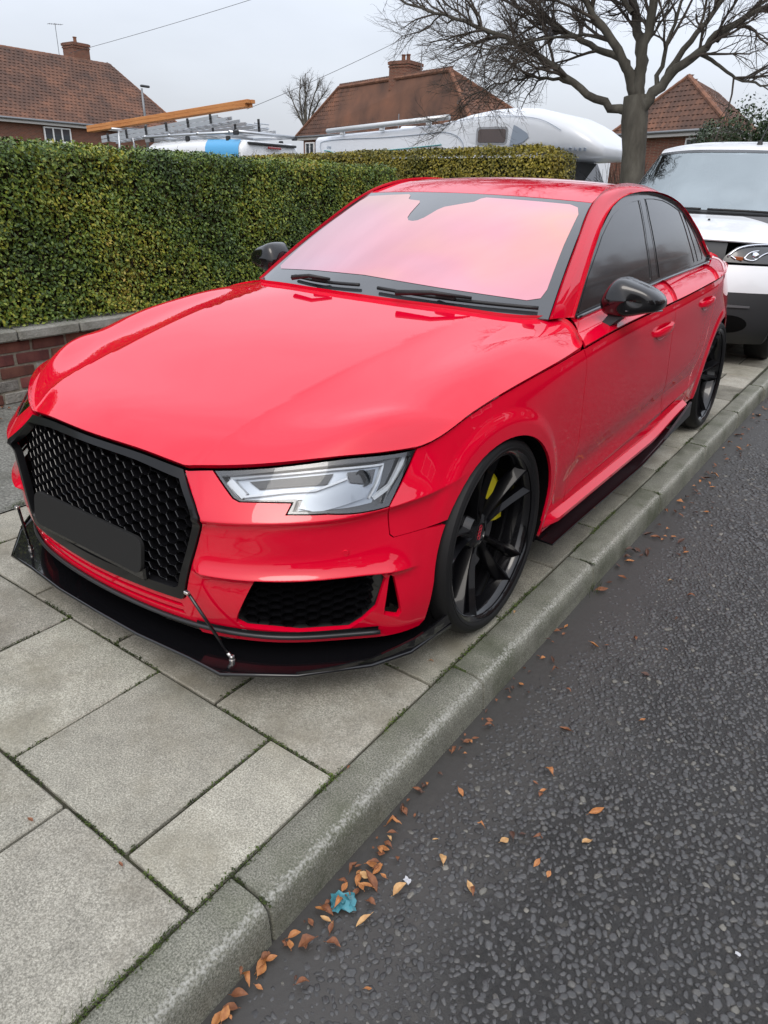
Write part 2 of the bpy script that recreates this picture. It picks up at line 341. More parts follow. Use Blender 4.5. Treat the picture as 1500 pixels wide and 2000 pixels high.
# silt gathered along the gutter
sx_=N(t,'ShaderNodeSeparateXYZ');L(t,src,sx_.inputs[0]);gt=N(t,'ShaderNodeMath',operation='MULTIPLY_ADD');L(t,n2.outputs['Fac'],gt.inputs[0]);gt.inputs[1].default_value=-.5;L(t,sx_.outputs['X'],gt.inputs[2])
g2=N(t,'ShaderNodeMapRange');L(t,gt.outputs[0],g2.inputs['Value']);g2.inputs['From Min'].default_value=.98;g2.inputs['From Max'].default_value=1.22;g2.inputs['To Min'].default_value=.85;g2.inputs['To Max'].default_value=0
mu=N(t,'ShaderNodeVectorMath',operation='SCALE');L(t,r1.outputs[0],mu.inputs[0]);L(t,r2.outputs[0],mu.inputs['Scale'])
mg=N(t,'ShaderNodeMix',data_type='RGBA');L(t,g2.outputs[0],mg.inputs['Factor']);L(t,mu.outputs[0],mg.inputs['A']);mg.inputs['B'].default_value=(.043,.040,.036,1);L(t,mg.outputs['Result'],b.inputs['Base Color'])
h1=N(t,'ShaderNodeMath',operation='MULTIPLY_ADD');L(t,vo.outputs['Distance'],h1.inputs[0]);h1.inputs[1].default_value=-.9;L(t,n1.outputs['Fac'],h1.inputs[2])
inv=N(t,'ShaderNodeMath',operation='SUBTRACT');inv.inputs[0].default_value=1;L(t,g2.outputs[0],inv.inputs[1])
bp=N(t,'ShaderNodeBump');bp.inputs['Distance'].default_value=.009;L(t,inv.outputs[0],bp.inputs['Strength']);L(t,h1.outputs[0],bp.inputs['Height']);L(t,bp.outputs[0],b.inputs['Normal'])
b.inputs['Roughness'].default_value=.55
rd=obj('road',[(1.03,-30,-.112),(14,-30,-.112),(14,200,-.112),(1.03,200,-.112)],[(0,1,2,3)],ROAD);tag(rd,'wet dark coarse asphalt road','road',kind='structure')
GRASS=mat('garden_ground',(.06,.055,.035),.95);noise_col(GRASS,[(.3,(.035,.032,.02)),(.5,(.06,.055,.03)),(.7,(.05,.07,.025))],.8,8,.6,.5,.05,6)
gd=obj('ground',[(-300,-200,-.13),(300,-200,-.13),(300,400,-.13),(-300,400,-.13)],[(0,1,2,3)],GRASS);tag(gd,'ground',kind='structure')
del gd['label']
DRV=mat('driveway',(.10,.10,.10),.85);noise_col(DRV,[(.3,(.07,.07,.068)),(.7,(.14,.135,.125))],3,8,.65,.4,.01,90)
dv=obj('driveway',[(-16,4.3,-.006),(-2.75,4.3,-.006),(-2.75,20,-.006),(-16,20,-.006)],[(0,1,2,3)],DRV);tag(dv,kind='structure')
# coarse chippings packed into the road: nobody could count them
rg=np.random.default_rng(21);n_=6;NU=24
UN=[]
for i in range(NU):
    ang=np.sort((np.arange(n_)+rg.uniform(-.32,.32,n_))*2*math.pi/n_);rad=rg.uniform(.72,1.12,n_);v=[]
    for k,z in ((1.06,-.6),(.96,.30),(.62,.52)):
        tilt=rg.normal(0,.10,2);v.append(np.stack([k*rad*np.cos(ang),k*rad*np.sin(ang),z+rg.uniform(-.06,.06,n_)+tilt[0]*np.cos(ang)+tilt[1]*np.sin(ang)],1))
    UN.append(np.concatenate(v))
UN=np.array(UN)
TF=[]
for lv in range(2):
    for i in range(n_): a_,b_,c_,d_=lv*n_+i,lv*n_+(i+1)%n_,lv*n_+n_+(i+1)%n_,lv*n_+n_+i;TF+=[(a_,b_,c_),(a_,c_,d_)]
TF+=[(2*n_,2*n_+i,2*n_+i+1) for i in range(1,n_-1)];TF=np.array(TF)
def field(y0,y1,x0,wx,pitch):
    """jittered close packing of stones between y0 and y1"""
    P=[]
    rows=int((y1-y0)/(pitch*.87))
    for r in range(rows):
        y=y0+r*pitch*.87;w_=wx(y);m_=int(w_/pitch);P.append(np.stack([x0+(np.arange(m_)+.5*(r%2))*pitch,np.full(m_,y)],1))
    P=np.concatenate(P);P+=rg.normal(0,pitch*.20,P.shape);return P[P[:,0]>1.055]
P=np.concatenate([field(-1.80,1.4,1.06,lambda y:1.75+(y+1.8)*.80,.0175),field(1.4,7.0,1.06,lambda y:1.2+(y+1.8)*.62,.026)])
big=np.where(P[:,1]<1.4,1.0,1.45);nz_=np.array([mnoise.noise(Vector((x*1.3,y*1.3,3))) for x,y in P]);nf=np.array([mnoise.noise(Vector((x*6,y*6,9))) for x,y in P])
gut=np.clip((P[:,0]-1.06)/(.24+.10*np.sin(P[:,1]*2.3)+.10*nz_),0,1)
s_=.0095*big*rg.choice((.55,.75,.9,1.05,1.25),len(P))*rg.uniform(.85,1.15,len(P))
sink=(1-gut)**1.3*.95+np.clip(-nz_-.10,0,1)*.7+rg.uniform(0,.42,len(P))-nf*.25
keep=sink<.80;P,s_,sink=P[keep],s_[keep],sink[keep];N_=len(P)
ui=rg.integers(0,NU,N_);an=rg.uniform(0,6.283,N_);el=rg.uniform(.62,1.0,N_);U=UN[ui];X=U[:,:,0]*s_[:,None];Y=U[:,:,1]*(s_*el)[:,None];c_,q_=np.cos(an)[:,None],np.sin(an)[:,None]
V=np.stack([P[:,0,None]+X*c_-Y*q_,P[:,1,None]+X*q_+Y*c_,-.1120+(U[:,:,2]*.62+.10-.55*sink[:,None])*np.minimum(s_,.011)[:,None]],2).reshape(-1,3)
FF=(TF[None]+(np.arange(N_)*18)[:,None,None]).reshape(-1,3)
STN=mat('chipping_stone',(.06,.06,.062),.42)
t,b=nodes(STN);ge=N(t,'ShaderNodeNewGeometry');r1=N(t,'ShaderNodeValToRGB');e=r1.color_ramp.elements;e[0].color=(.038,.038,.038,1);e[1].position=.85;e[1].color=(.070,.070,.070,1);k=e.new(.955);k.color=(.080,.078,.073,1);k=e.new(.992);k.color=(.13,.125,.108,1);k=e.new(1);k.color=(.19,.18,.155,1);L(t,ge.outputs['Random Per Island'],r1.inputs[0])
n1=N(t,'ShaderNodeTexNoise');n1.inputs['Scale'].default_value=330;L(t,ge.outputs['Position'],n1.inputs['Vector']);mr=N(t,'ShaderNodeMapRange');L(t,n1.outputs['Fac'],mr.inputs['Value']);mr.inputs['To Min'].default_value=.6;mr.inputs['To Max'].default_value=1.35
mu=N(t,'ShaderNodeVectorMath',operation='SCALE');L(t,r1.outputs[0],mu.inputs[0]);L(t,mr.outputs[0],mu.inputs['Scale']);L(t,mu.outputs[0],b.inputs['Base Color'])
st=fast_obj('road_chippings',V,FF,STN);tag(st,'dark stone chippings set in the asphalt road','stones',kind='stuff')
# ---------------------------------------------------------------- smooth car surfaces (numpy splines)
def nat_m2(k):
    n=len(k);A=np.eye(n);B=np.zeros((n,n));h=np.diff(k)
    for i in range(1,n-1):
        A[i,i-1]=h[i-1];A[i,i]=2*(h[i-1]+h[i]);A[i,i+1]=h[i]
        B[i,i-1]=6/h[i-1];B[i,i]=-6/h[i-1]-6/h[i];B[i,i+1]=6/h[i]
    return np.linalg.solve(A,B)
class Spl:
    """natural cubic spline basis: rows of weights on the control values"""
    def __init__(s,k): s.k=np.array(k,float);s.m=nat_m2(s.k)
    def w(s,x):
        x=np.asarray(x,float);k=s.k;n=len(k)
        i=np.clip(np.searchsorted(k,x)-1,0,n-2);h=k[i+1]-k[i];a=(k[i+1]-x)/h;b=1-a
        o=np.zeros((len(x),n));r=np.arange(len(x));o[r,i]+=a;o[r,i+1]+=b
        o+=((a**3-a)*h*h/6)[:,None]*s.m[i]+((b**3-b)*h*h/6)[:,None]*s.m[i+1]
        return o
def curve(pts,k=None):
    pts=np.array(pts,float)
    if k is None: k=np.concatenate([[0],np.cumsum(np.linalg.norm(np.diff(pts,axis=0),axis=1))])
    sp=Spl(k);L=k[-1]
    f=lambda x:sp.w(np.atleast_1d(x))@pts
    f.k=k;f.L=L
    return f
def ucurve(pts):
    c=curve(pts);f=lambda u:c(np.atleast_1d(u)*c.L);f.c=c
    return f
ROW=[ # r0 bonnet edge / shoulder groove ... r6 bottom edge ; stations front centre -> corner -> side -> tail
[(0,-.815,.676),(.22,-.80,.672),(.395,-.762,.665),(.58,-.652,.686),(.71,-.522,.705),(.80,-.385,.709),(.845,-.2,.757),(.872,.05,.803),(.893,.35,.836),(.900,.7,.867),(.904,1.2,.891),(.904,1.7,.906),(.897,2.2,.925),(.887,2.6,.939),(.877,2.95,.948),(.855,3.3,.95),(.78,3.62,.945),(.56,3.775,.94),(0,3.83,.94)],
[(0,-.842,.63),(.22,-.828,.625),(.425,-.788,.612),(.60,-.68,.632),(.735,-.545,.648),(.815,-.39,.668),(.857,-.2,.725),(.883,.05,.772),(.903,.35,.806),(.910,.7,.836),(.914,1.2,.860),(.914,1.7,.875),(.908,2.2,.893),(.898,2.6,.905),(.890,2.95,.91),(.868,3.3,.90),(.795,3.635,.89),(.57,3.795,.89),(0,3.845,.89)],
[(0,-.862,.56),(.22,-.848,.556),(.442,-.81,.548),(.62,-.712,.546),(.755,-.563,.556),(.836,-.40,.60),(.876,-.2,.640),(.900,.05,.68),(.912,.35,.72),(.917,.7,.75),(.920,1.2,.772),(.920,1.7,.785),(.918,2.2,.795),(.914,2.6,.80),(.905,2.95,.80),(.880,3.3,.79),(.805,3.645,.78),(.58,3.81,.78),(0,3.86,.78)],
[(0,-.865,.45),(.22,-.852,.45),(.445,-.813,.45),(.626,-.713,.45),(.765,-.568,.455),(.853,-.42,.48),(.89,-.2,.50),(.908,.05,.52),(.915,.35,.54),(.919,.7,.56),(.921,1.2,.57),(.921,1.7,.575),(.921,2.2,.585),(.919,2.6,.59),(.911,2.95,.59),(.885,3.3,.585),(.81,3.65,.58),(.58,3.82,.58),(0,3.87,.58)],
[(0,-.868,.37),(.22,-.855,.37),(.445,-.815,.37),(.630,-.718,.37),(.770,-.575,.372),(.862,-.43,.38),(.893,-.2,.39),(.909,.05,.40),(.911,.35,.40),(.910,.7,.405),(.909,1.2,.41),(.909,1.7,.42),(.911,2.2,.43),(.915,2.6,.43),(.910,2.95,.43),(.883,3.3,.43),(.805,3.65,.43),(.57,3.815,.43),(0,3.865,.43)],
[(0,-.862,.275),(.22,-.85,.275),(.440,-.808,.275),(.625,-.715,.275),(.765,-.575,.275),(.861,-.44,.275),(.889,-.2,.275),(.903,.05,.285),(.900,.35,.285),(.896,.7,.285),(.894,1.2,.29),(.894,1.7,.30),(.897,2.2,.31),(.905,2.6,.31),(.902,2.95,.31),(.875,3.3,.31),(.79,3.64,.31),(.55,3.80,.31),(0,3.85,.31)],
[(0,-.84,.165),(.22,-.828,.165),(.42,-.785,.165),(.60,-.69,.165),(.745,-.552,.165),(.845,-.43,.17),(.868,-.2,.17),(.885,.05,.18),(.888,.35,.19),(.886,.7,.19),(.884,1.2,.19),(.884,1.7,.195),(.884,2.2,.20),(.885,2.6,.21),(.88,2.95,.22),(.855,3.3,.22),(.77,3.62,.22),(.53,3.77,.22),(0,3.82,.22)]]
NET=np.array(ROW)                                  # (7,19,3)
for _r,_l in {0: [(13, 0.878), (14, 0.818), (15, 0.735), (16, 0.6), (17, 0.45)], 1: [(13, 0.89), (14, 0.832), (15, 0.755), (16, 0.625), (17, 0.47)], 2: [(12, 0.912), (13, 0.897), (14, 0.86), (15, 0.79), (16, 0.67), (17, 0.5)], 3: [(12, 0.915), (13, 0.9), (14, 0.876), (15, 0.825), (16, 0.72), (17, 0.53)], 4: [(12, 0.908), (13, 0.897), (14, 0.878), (15, 0.838), (16, 0.74), (17, 0.54)], 5: [(12, 0.895), (13, 0.89), (14, 0.875), (15, 0.838), (16, 0.74), (17, 0.53)], 6: [(13, 0.88), (14, 0.865), (15, 0.825), (16, 0.72), (17, 0.51)]}.items():
    for _i,_x in _l: NET[_r,_i,0]=_x
_m=NET[:,1:4][:,::-1]*np.array([-1,1,1])
NET=np.concatenate([_m,NET],axis=1).transpose(1,0,2)   # (22,7,3)
_c=np.concatenate([[0],np.cumsum(np.linalg.norm(np.diff(NET[:,3],axis=0),axis=1))]);SK=_c-_c[3]
TK=np.concatenate([[0],np.cumsum(np.linalg.norm(np.diff(NET[3:],axis=1),axis=2).mean(0))])
_ss,_st=Spl(SK),Spl(TK)
YF,YR,ZW,RA=-.02,2.82,.33,.345                    # wheel centres and arch radius
def smooth(x): x=np.clip(x,0,1);return x*x*(3-2*x)
def side_base(q):
    q=np.asarray(q,float);P=np.einsum('ni,ikc,nk->nc',_ss.w(np.abs(q[:,0])),NET,_st.w(q[:,1]))
    k=np.exp(-(np.sqrt((np.abs(q[:,0])-.405)**2+.006**2)-.006)/.055)*(1-smooth(q[:,1]/.09));P[:,2]-=.010*k;P[:,0]*=np.where(q[:,0]<0,-1,1);return P
# ridge heights along the front (as z over s): crease under the lamps, lip over the intakes
_cA=curve([(0,.555),(.45,.550),(.65,.556),(.8,.564),(.95,.580),(1.12,.60),(1.3,.63)],np.array([0,.45,.65,.8,.95,1.12,1.3]))
_cB=curve([(0,.40),(.45,.400),(.7,.402),(.9,.405),(1.05,.395),(1.3,.37)],np.array([0,.45,.7,.9,1.05,1.3]))
def ridge(dz,up,dn):
    a=np.sqrt(dz*dz+.0025**2)-.0025;return np.where(dz>0,np.exp(-a/up),np.exp(-a/dn))
def side(q):
    q=np.asarray(q,float);P=side_base(q);e=1e-3
    ds=side_base(q+[e,0])-side_base(q-[e,0]);dt=side_base(q+[0,e])-side_base(q-[0,e])
    n=np.cross(dt,ds);n/=np.linalg.norm(n,axis=1)[:,None]+1e-12
    s=np.abs(q[:,0]);z=P[:,2]
    wf=(1-smooth((s-.92)/.35))*smooth((s-.40)/.05)
    d=wf*.020*ridge(z-_cA(np.clip(s,0,1.3))[:,1],.040,.012)
    wB=smooth((s-.40)/.05)*(1-smooth((s-.93)/.12))
    d+=wB*.024*ridge(z-_cB(np.clip(s,0,1.3))[:,1],.028,.009)
    for yc in (YF,YR):                              # raised lip round the wheel arches
        r=np.hypot(P[:,1]-yc,z-ZW);side_w=smooth((s-1.0)/.2)
        d+=side_w*.010*(1-smooth((r-RA-.030)/.050))
    # lower door sculpt: a soft valley rising to the rear, and the sill turning out under it
    wd=smooth((P[:,1]-.42)/.2)*(1-smooth((P[:,1]-2.25)/.15))*smooth((s-1.5)/.2)
    zl=.375+.045*(P[:,1]-.5)
    d+=wd*(-.010*np.exp(-((z-zl)/.06)**2)+.005*ridge(z-(zl-.075),.03,.03))
    return P+n*d[:,None]

def _row(zc,s0,s1,offs,ds=.012):
    out=[]
    for sv in np.arange(s0,s1,ds):
        tt=np.linspace(0,.64,65);z=side_base(np.stack([np.full(65,sv),tt],1))[:,2];t=np.interp(-zc(sv),-z,tt);out+=[(sv,t+o) for o in offs]
    return np.array(out)
FE_A=_row(lambda s:float(_cA(min(abs(s),1.3))[0,1]),.40,1.30,(-.05,-.034,-.021,-.012,-.006,-.0025,0,.0025,.006,.012,.022,.034));FE_A2=FE_A*[-1,1]
FE_B=_row(lambda s:float(_cB(min(abs(s),1.3))[0,1]),.40,1.10,(-.045,-.030,-.019,-.011,-.005,-.002,0,.002,.005,.010,.018));FE_B2=FE_B*[-1,1]
def ring(yc,r,a0,a1):
    n=int(r*R(a1-a0)/.014);a=np.radians(np.linspace(a0,a1,n));return np.stack([yc-r*np.cos(a),ZW+r*np.sin(a)],1)
# ================================================================ hedge wall, hedges
def leafmat(name,stops,patch=None,rough=.42,scale=1.1,trans=.0):
    m=mat(name,(.05,.08,.02),rough);t,b=nodes(m);g=N(t,'ShaderNodeNewGeometry')
    n=N(t,'ShaderNodeTexNoise');n.inputs['Scale'].default_value=scale;n.inputs['Detail'].default_value=4;n.inputs['Roughness'].default_value=.6;L(t,g.outputs['Position'],n.inputs['Vector'])
    a=N(t,'ShaderNodeMath',operation='MULTIPLY_ADD');L(t,g.outputs['Random Per Island'],a.inputs[0]);a.inputs[1].default_value=.46
    s=N(t,'ShaderNodeMapRange');L(t,n.outputs['Fac'],s.inputs['Value']);s.inputs['From Min'].default_value=.3;s.inputs['From Max'].default_value=.7;s.inputs['To Min'].default_value=-.10;s.inputs['To Max'].default_value=.58;L(t,s.outputs[0],a.inputs[2])
    r=N(t,'ShaderNodeValToRGB');r.color_ramp.elements.remove(r.color_ramp.elements[0])
    for i,(p,c) in enumerate(stops):
        e=r.color_ramp.elements[0] if i==0 else r.color_ramp.elements.new(p)
        e.position=p;e.color=(*c,1)
    L(t,a.outputs[0],r.inputs[0]);L(t,r.outputs[0],b.inputs['Base Color']);b.inputs['Specular IOR Level'].default_value=.4
    return m
HG=leafmat('hedge_leaf',[(.0,(.024,.045,.014)),(.20,(.042,.082,.017)),(.40,(.078,.138,.020)),(.58,(.16,.22,.024)),(.74,(.28,.29,.030)),(.88,(.38,.31,.05)),(1,(.36,.19,.05))])
HY=leafmat('yellow_hedge_leaf',[(.0,(.05,.06,.012)),(.3,(.12,.12,.018)),(.55,(.25,.21,.025)),(.8,(.36,.29,.035)),(1,(.34,.19,.04))],scale=.9)
HD=leafmat('bush_leaf',[(.0,(.010,.020,.008)),(.4,(.022,.042,.014)),(.75,(.045,.075,.022)),(1,(.09,.11,.03))],scale=.5)
BARKT=mat('twig_bark',(.075,.055,.035),.85)
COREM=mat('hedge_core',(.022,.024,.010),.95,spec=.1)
def leaf_cloud(P,Nn,size,seed,tilt=.9,asp=.6):
    """one folded leaf per point: vectorised; each leaf is four triangles as two quads"""
    r=np.random.default_rng(seed);n=len(P);d=Nn+r.normal(0,tilt,(n,3))*.55;d/=np.linalg.norm(d,axis=1)[:,None]
    a=np.cross(d,r.normal(0,1,(n,3)));a/=np.linalg.norm(a,axis=1)[:,None];b=np.cross(d,a);s=(size*r.uniform(.6,1.3,n))[:,None]
    q=[P-a*s*.5,P+b*s*asp*.5+d*s*.10-a*s*.05,P+a*s*.55,P-b*s*asp*.5+d*s*.10-a*s*.05]
    V=np.stack(q,1).reshape(-1,3);i=np.arange(n)*4;F=np.concatenate([np.stack([i,i+1,i+2],1),np.stack([i,i+2,i+3],1)])
    return V,F
def bumpy(x,y,z,k=2.2): return mnoise.noise(Vector((x*k,y*k,z*k)))
def hedge(name,x0,x1,y0,y1,z0,z1,m,dens,size,seed,label,faces='xyzXY',ztop=None,twig=900):
    """clipped hedge: dark core, twigs, and leaves spread through the outer shell"""
    h=empty(name,((x0+x1)/2,(y0+y1)/2,z0),0,label,'hedge');r=np.random.default_rng(seed);P=[];Nn=[];zt=ztop or (lambda x,y:z1)
    def add(n,fx,fy,fz,nx):
        p=np.stack([fx(n),fy(n),fz(n)],1);P.append(p);Nn.append(np.tile(nx,(n,1)))
    U=lambda a,b:(lambda n:r.uniform(a,b,n))
    dep=lambda s,e:(lambda n:s+e*np.abs(r.normal(0,1,n))*.055-e*r.uniform(0,.03,n))
    A=(y1-y0)*(z1-z0)
    if 'X' in faces: add(int(A*dens),dep(x1,-1),U(y0,y1),U(z0,z1),(1,0,.45))
    if 'x' in faces: add(int(A*dens*.3),dep(x0,1),U(y0,y1),U(z0,z1),(-1,0,.25))
    A=(x1-x0)*(z1-z0)
    if 'y' in faces: add(int(A*dens),U(x0,x1),dep(y0,1),U(z0,z1),(0,-1,.25))
    if 'Y' in faces: add(int(A*dens),U(x0,x1),dep(y1,-1),U(z0,z1),(0,1,.25))
    n=int((x1-x0)*(y1-y0)*dens*.8);add(n,U(x0,x1),U(y0,y1),lambda n:z1-np.abs(r.normal(0,1,n))*.05+r.uniform(0,.03,n),(0,0,1))
    P=np.concatenate(P);Nn=np.concatenate(Nn).astype(float)
    for i in range(len(P)):
        k=bumpy(*P[i])*.045+bumpy(*P[i],7)*.022;P[i]+=Nn[i]*k
        P[i,2]=z0+(P[i,2]-z0)*((zt(P[i,0],P[i,1])-z0)/(z1-z0))
    keep=np.array([bumpy(p[0],p[1],p[2],5.5)>-.80 for p in P]);P,Nn=P[keep],Nn[keep]
    V,F=leaf_cloud(P,Nn,size,seed+1);fast_obj('foliage',V,F,m,h).location=(-h.location[0],-h.location[1],-h.location[2])
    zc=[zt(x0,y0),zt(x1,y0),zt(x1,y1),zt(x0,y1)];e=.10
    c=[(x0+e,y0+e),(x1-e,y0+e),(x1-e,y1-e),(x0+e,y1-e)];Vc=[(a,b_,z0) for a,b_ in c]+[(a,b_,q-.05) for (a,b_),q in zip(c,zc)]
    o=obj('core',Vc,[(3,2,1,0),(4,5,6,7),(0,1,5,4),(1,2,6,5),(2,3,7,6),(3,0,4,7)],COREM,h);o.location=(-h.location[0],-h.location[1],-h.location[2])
    tw=[]
    for i in range(twig):
        f=r.random()
        if f<.75 and 'X' in faces: p=np.array([x1-.08+r.uniform(-.03,.05),r.uniform(y0,y1),r.uniform(z0,z1-.05)]);d=np.array([.05,r.normal(0,.05),r.uniform(.04,.13)])
        elif 'y' in faces and f<.9: p=np.array([r.uniform(x0,x1),y0+.08,r.uniform(z0,z1-.05)]);d=np.array([r.normal(0,.05),-.05,r.uniform(.04,.13)])
        else: p=np.array([r.uniform(x0,x1),r.uniform(y0,y1),z1-.06]);d=np.array([r.normal(0,.03),r.normal(0,.03),r.uniform(.05,.10)])
        p[2]=z0+(p[2]-z0)*((zt(p[0],p[1])-z0)/(z1-z0));tw.append(tube([p,p+d*.6+r.normal(0,.01,3),p+d*1.1],[.0022,.0018,.001],3,False))
    o=obj('twigs',*merge(*tw),BARKT,h);o.location=(-h.location[0],-h.location[1],-h.location[2])
    return h
WX=-2.66
hedge('hedge',WX-.95,WX-.02,-3.2,4.45,.46,1.478,HG,9800,.0245,11,'clipped dark green privet hedge on the low brick wall','XyY',twig=3600)
hedge('hedge',-9.5,-3.02,8.9,9.9,0,1.9,HY,3000,.042,23,'yellow green clipped hedge end in front of the motorhome','Xy',ztop=lambda x,y:1.93+.030*(min(x,-3.3)+3.3)-.10*max(0,(x+3.35)/.33)**2)
# low garden wall: every brick its own piece
BR=mat('wall_brick',(.14,.045,.035),.8);noise_col(BR,[(.3,(.075,.026,.022)),(.5,(.14,.045,.034)),(.72,(.19,.070,.050))],14,6,.6,.5,.004,120);per_object(BR,.30,.012)
BG=mat('rendered_block',(.25,.24,.21),.9);noise_col(BG,[(.3,(.11,.105,.09)),(.5,(.22,.21,.185)),(.7,(.32,.31,.28))],22,8,.7,.9,.008,90);per_object(BG,.2,.01)
MO=mat('wall_mortar',(.26,.24,.19),.95);noise_col(MO,[(.3,(.15,.135,.10)),(.7,(.31,.285,.23))],30,6,.6,.6,.006,140)
COP=mat('wall_coping',(.26,.26,.23),.9);noise_col(COP,[(.25,(.085,.09,.06)),(.45,(.20,.20,.17)),(.7,(.33,.33,.30))],9,8,.7,.8,.006,110)
gw=empty('garden_wall',(WX,.6,0),0,'low red brick wall with concrete coping beneath the privet hedge','wall')
def under(o,p): o.parent=p;o.location=Vector(o.location)-Vector(p.location);return o
under(solid('mortar',box((WX-.115,.65,.19),(.22,7.7,.38)),MO),gw)
bm_=[]
for i in range(4):
    V,F=box((0,0,0),(.21,.2155,.066),.005);r=random.Random(i);me=mesh('brick',[(x+r.uniform(-.003,.003),y+r.uniform(-.003,.003),z+r.uniform(-.002,.002)) for x,y,z in V],F);bm_.append(me)
for c in range(5):
    z=.036+c*.0775
    y=-3.15+(.117 if c%2 else 0)
    while y<4.4:
        o=bpy.data.objects.new('brick',bm_[random.randrange(4)]);me=o.data
        grey=random.random()<(.22 if c<3 else .06)
        key=me.name+('g' if grey else 'b')
        if key not in cache: q=me.copy();q.materials.append(BG if grey else BR);cache[key]=q
        o.data=cache[key];link(o,gw);o.location=(WX-.106+random.uniform(-.002,.003)+.004-WX,y-.6,z);o.rotation_euler=(0,0,R(random.uniform(-.6,.6)));y+=.2335
y=-3.2
while y<4.45:
    l=random.choice((.42,.45,.48));o=solid('coping_stone',box((0,0,0),(.30,l-.008,.068),.010),COP,gw,smooth=False);o.location=(-.09,y+l/2-.6,.422+random.uniform(-.002,.002));y+=l
# ================================================================ houses
BRW=mat('house_brick',(.2,.08,.05),.9)
t,b=nodes(BRW);ge=N(t,'ShaderNodeTexCoord');bk=N(t,'ShaderNodeTexBrick');bk.inputs['Scale'].default_value=1;bk.inputs['Brick Width'].default_value=.225;bk.inputs['Row Height'].default_value=.075;bk.inputs['Mortar Size'].default_value=.010
bk.inputs['Color1'].default_value=(.20,.065,.038,1);bk.inputs['Color2'].default_value=(.12,.042,.028,1);bk.inputs['Mortar'].default_value=(.20,.15,.11,1)
sx_=N(t,'ShaderNodeSeparateXYZ');L(t,ge.outputs['Object'],sx_.inputs[0]);ad_=N(t,'ShaderNodeMath',operation='ADD');L(t,sx_.outputs['X'],ad_.inputs[0]);L(t,sx_.outputs['Y'],ad_.inputs[1]);cx_=N(t,'ShaderNodeCombineXYZ');L(t,ad_.outputs[0],cx_.inputs['X']);L(t,sx_.outputs['Z'],cx_.inputs['Y']);L(t,cx_.outputs[0],bk.inputs['Vector']);L(t,bk.outputs['Color'],b.inputs['Base Color'])
TILE=mat('roof_tile',(.16,.075,.05),.85)
t,b=nodes(TILE);g=N(t,'ShaderNodeNewGeometry');oi=N(t,'ShaderNodeObjectInfo');n=N(t,'ShaderNodeTexNoise');n.inputs['Scale'].default_value=.55;n.inputs['Detail'].default_value=6;L(t,g.outputs['Position'],n.inputs['Vector'])
rv=N(t,'ShaderNodeMath',operation='ADD');L(t,g.outputs['Random Per Island'],rv.inputs[0]);L(t,oi.outputs['Random'],rv.inputs[1]);rf=N(t,'ShaderNodeMath',operation='FRACT');L(t,rv.outputs[0],rf.inputs[0])
a_=N(t,'ShaderNodeMath',operation='MULTIPLY_ADD');L(t,rf.outputs[0],a_.inputs[0]);a_.inputs[1].default_value=.30;s_=N(t,'ShaderNodeMapRange');L(t,n.outputs['Fac'],s_.inputs['Value']);s_.inputs['From Min'].default_value=.3;s_.inputs['From Max'].default_value=.7;s_.inputs['To Min'].default_value=0;s_.inputs['To Max'].default_value=.7;L(t,s_.outputs[0],a_.inputs[2])
r_=N(t,'ShaderNodeValToRGB');e=r_.color_ramp.elements;e[0].color=(.060,.036,.028,1);e[1].color=(.22,.095,.055,1);k=e.new(.40);k.color=(.100,.052,.036,1);k=e.new(.75);k.color=(.165,.078,.048,1);L(t,a_.outputs[0],r_.inputs[0]);L(t,r_.outputs[0],b.inputs['Base Color'])
RIDGE=mat('ridge_tile',(.20,.09,.055),.85);noise_col(RIDGE,[(.3,(.12,.055,.035)),(.7,(.26,.12,.07))],2,6,.6)
WHT=mat('white_frame',(.75,.76,.76),.5);PANE=mat('window_pane',(.05,.06,.07),.05,0,1,.0);CUR=mat('net_curtain',(.42,.46,.50),.8);LEAD=mat('dull_metal',(.22,.23,.24),.5,.6);SOF=mat('soffit_board',(.45,.44,.42),.7)
def roof_face(hs,A,B,C,D,tile_w,gauge,own,parent_roof):
    """lay tiles between eaves A-B and ridge D-C (A under D); C may equal D for a hip triangle"""
    A,B,C,D=[np.array(p,float) for p in (A,B,C,D)];ex=(B-A);Lx=np.linalg.norm(ex);ex/=Lx
    up=(D-A)-ex*((D-A)@ex);H=np.linalg.norm(up);up/=H;nn=np.cross(ex,up);nn*=np.sign(nn[2])
    xd=(D-A)@ex;xc=(C-A)@ex;rows=int(H/gauge);tiles=[]
    for r in range(rows+1):
        v=r*gauge;f=min(1,v/H);xl=xd*f;xr=Lx+(xc-Lx)*f;off=(r%2)*tile_w*.5;x=math.floor((xl-off)/tile_w)*tile_w+off
        while x<xr:
            a,b_=max(x,xl),min(x+tile_w,xr)
            if b_-a>.04: tiles.append((a,b_,v))
            x+=tile_w
    return A,ex,up,nn,tiles,gauge
def tile_vf(A,ex,up,nn,a,b,v,g,r):
    l=.035+r.uniform(-.006,.008);w=b-a;Pf=lambda x,y,z:A+ex*x+up*y+nn*z;sg=.030
    pts=[]
    for k,(fx,dz) in enumerate(((.0,0),(.25,.028),(.5,.022),(.78,-.004),(.99,.0))):
        for yy,zz in ((v-.03,l),(v+g,.010)): pts.append(Pf(a+w*fx,yy,zz+dz*.7))
    for fx in (0,.99): pts.append(Pf(a+w*fx,v-.03,-.01))
    F=[(2*i,2*i+2,2*i+3,2*i+1) for i in range(4)]+[(10,11,8,6,4,2,0)];return pts,F
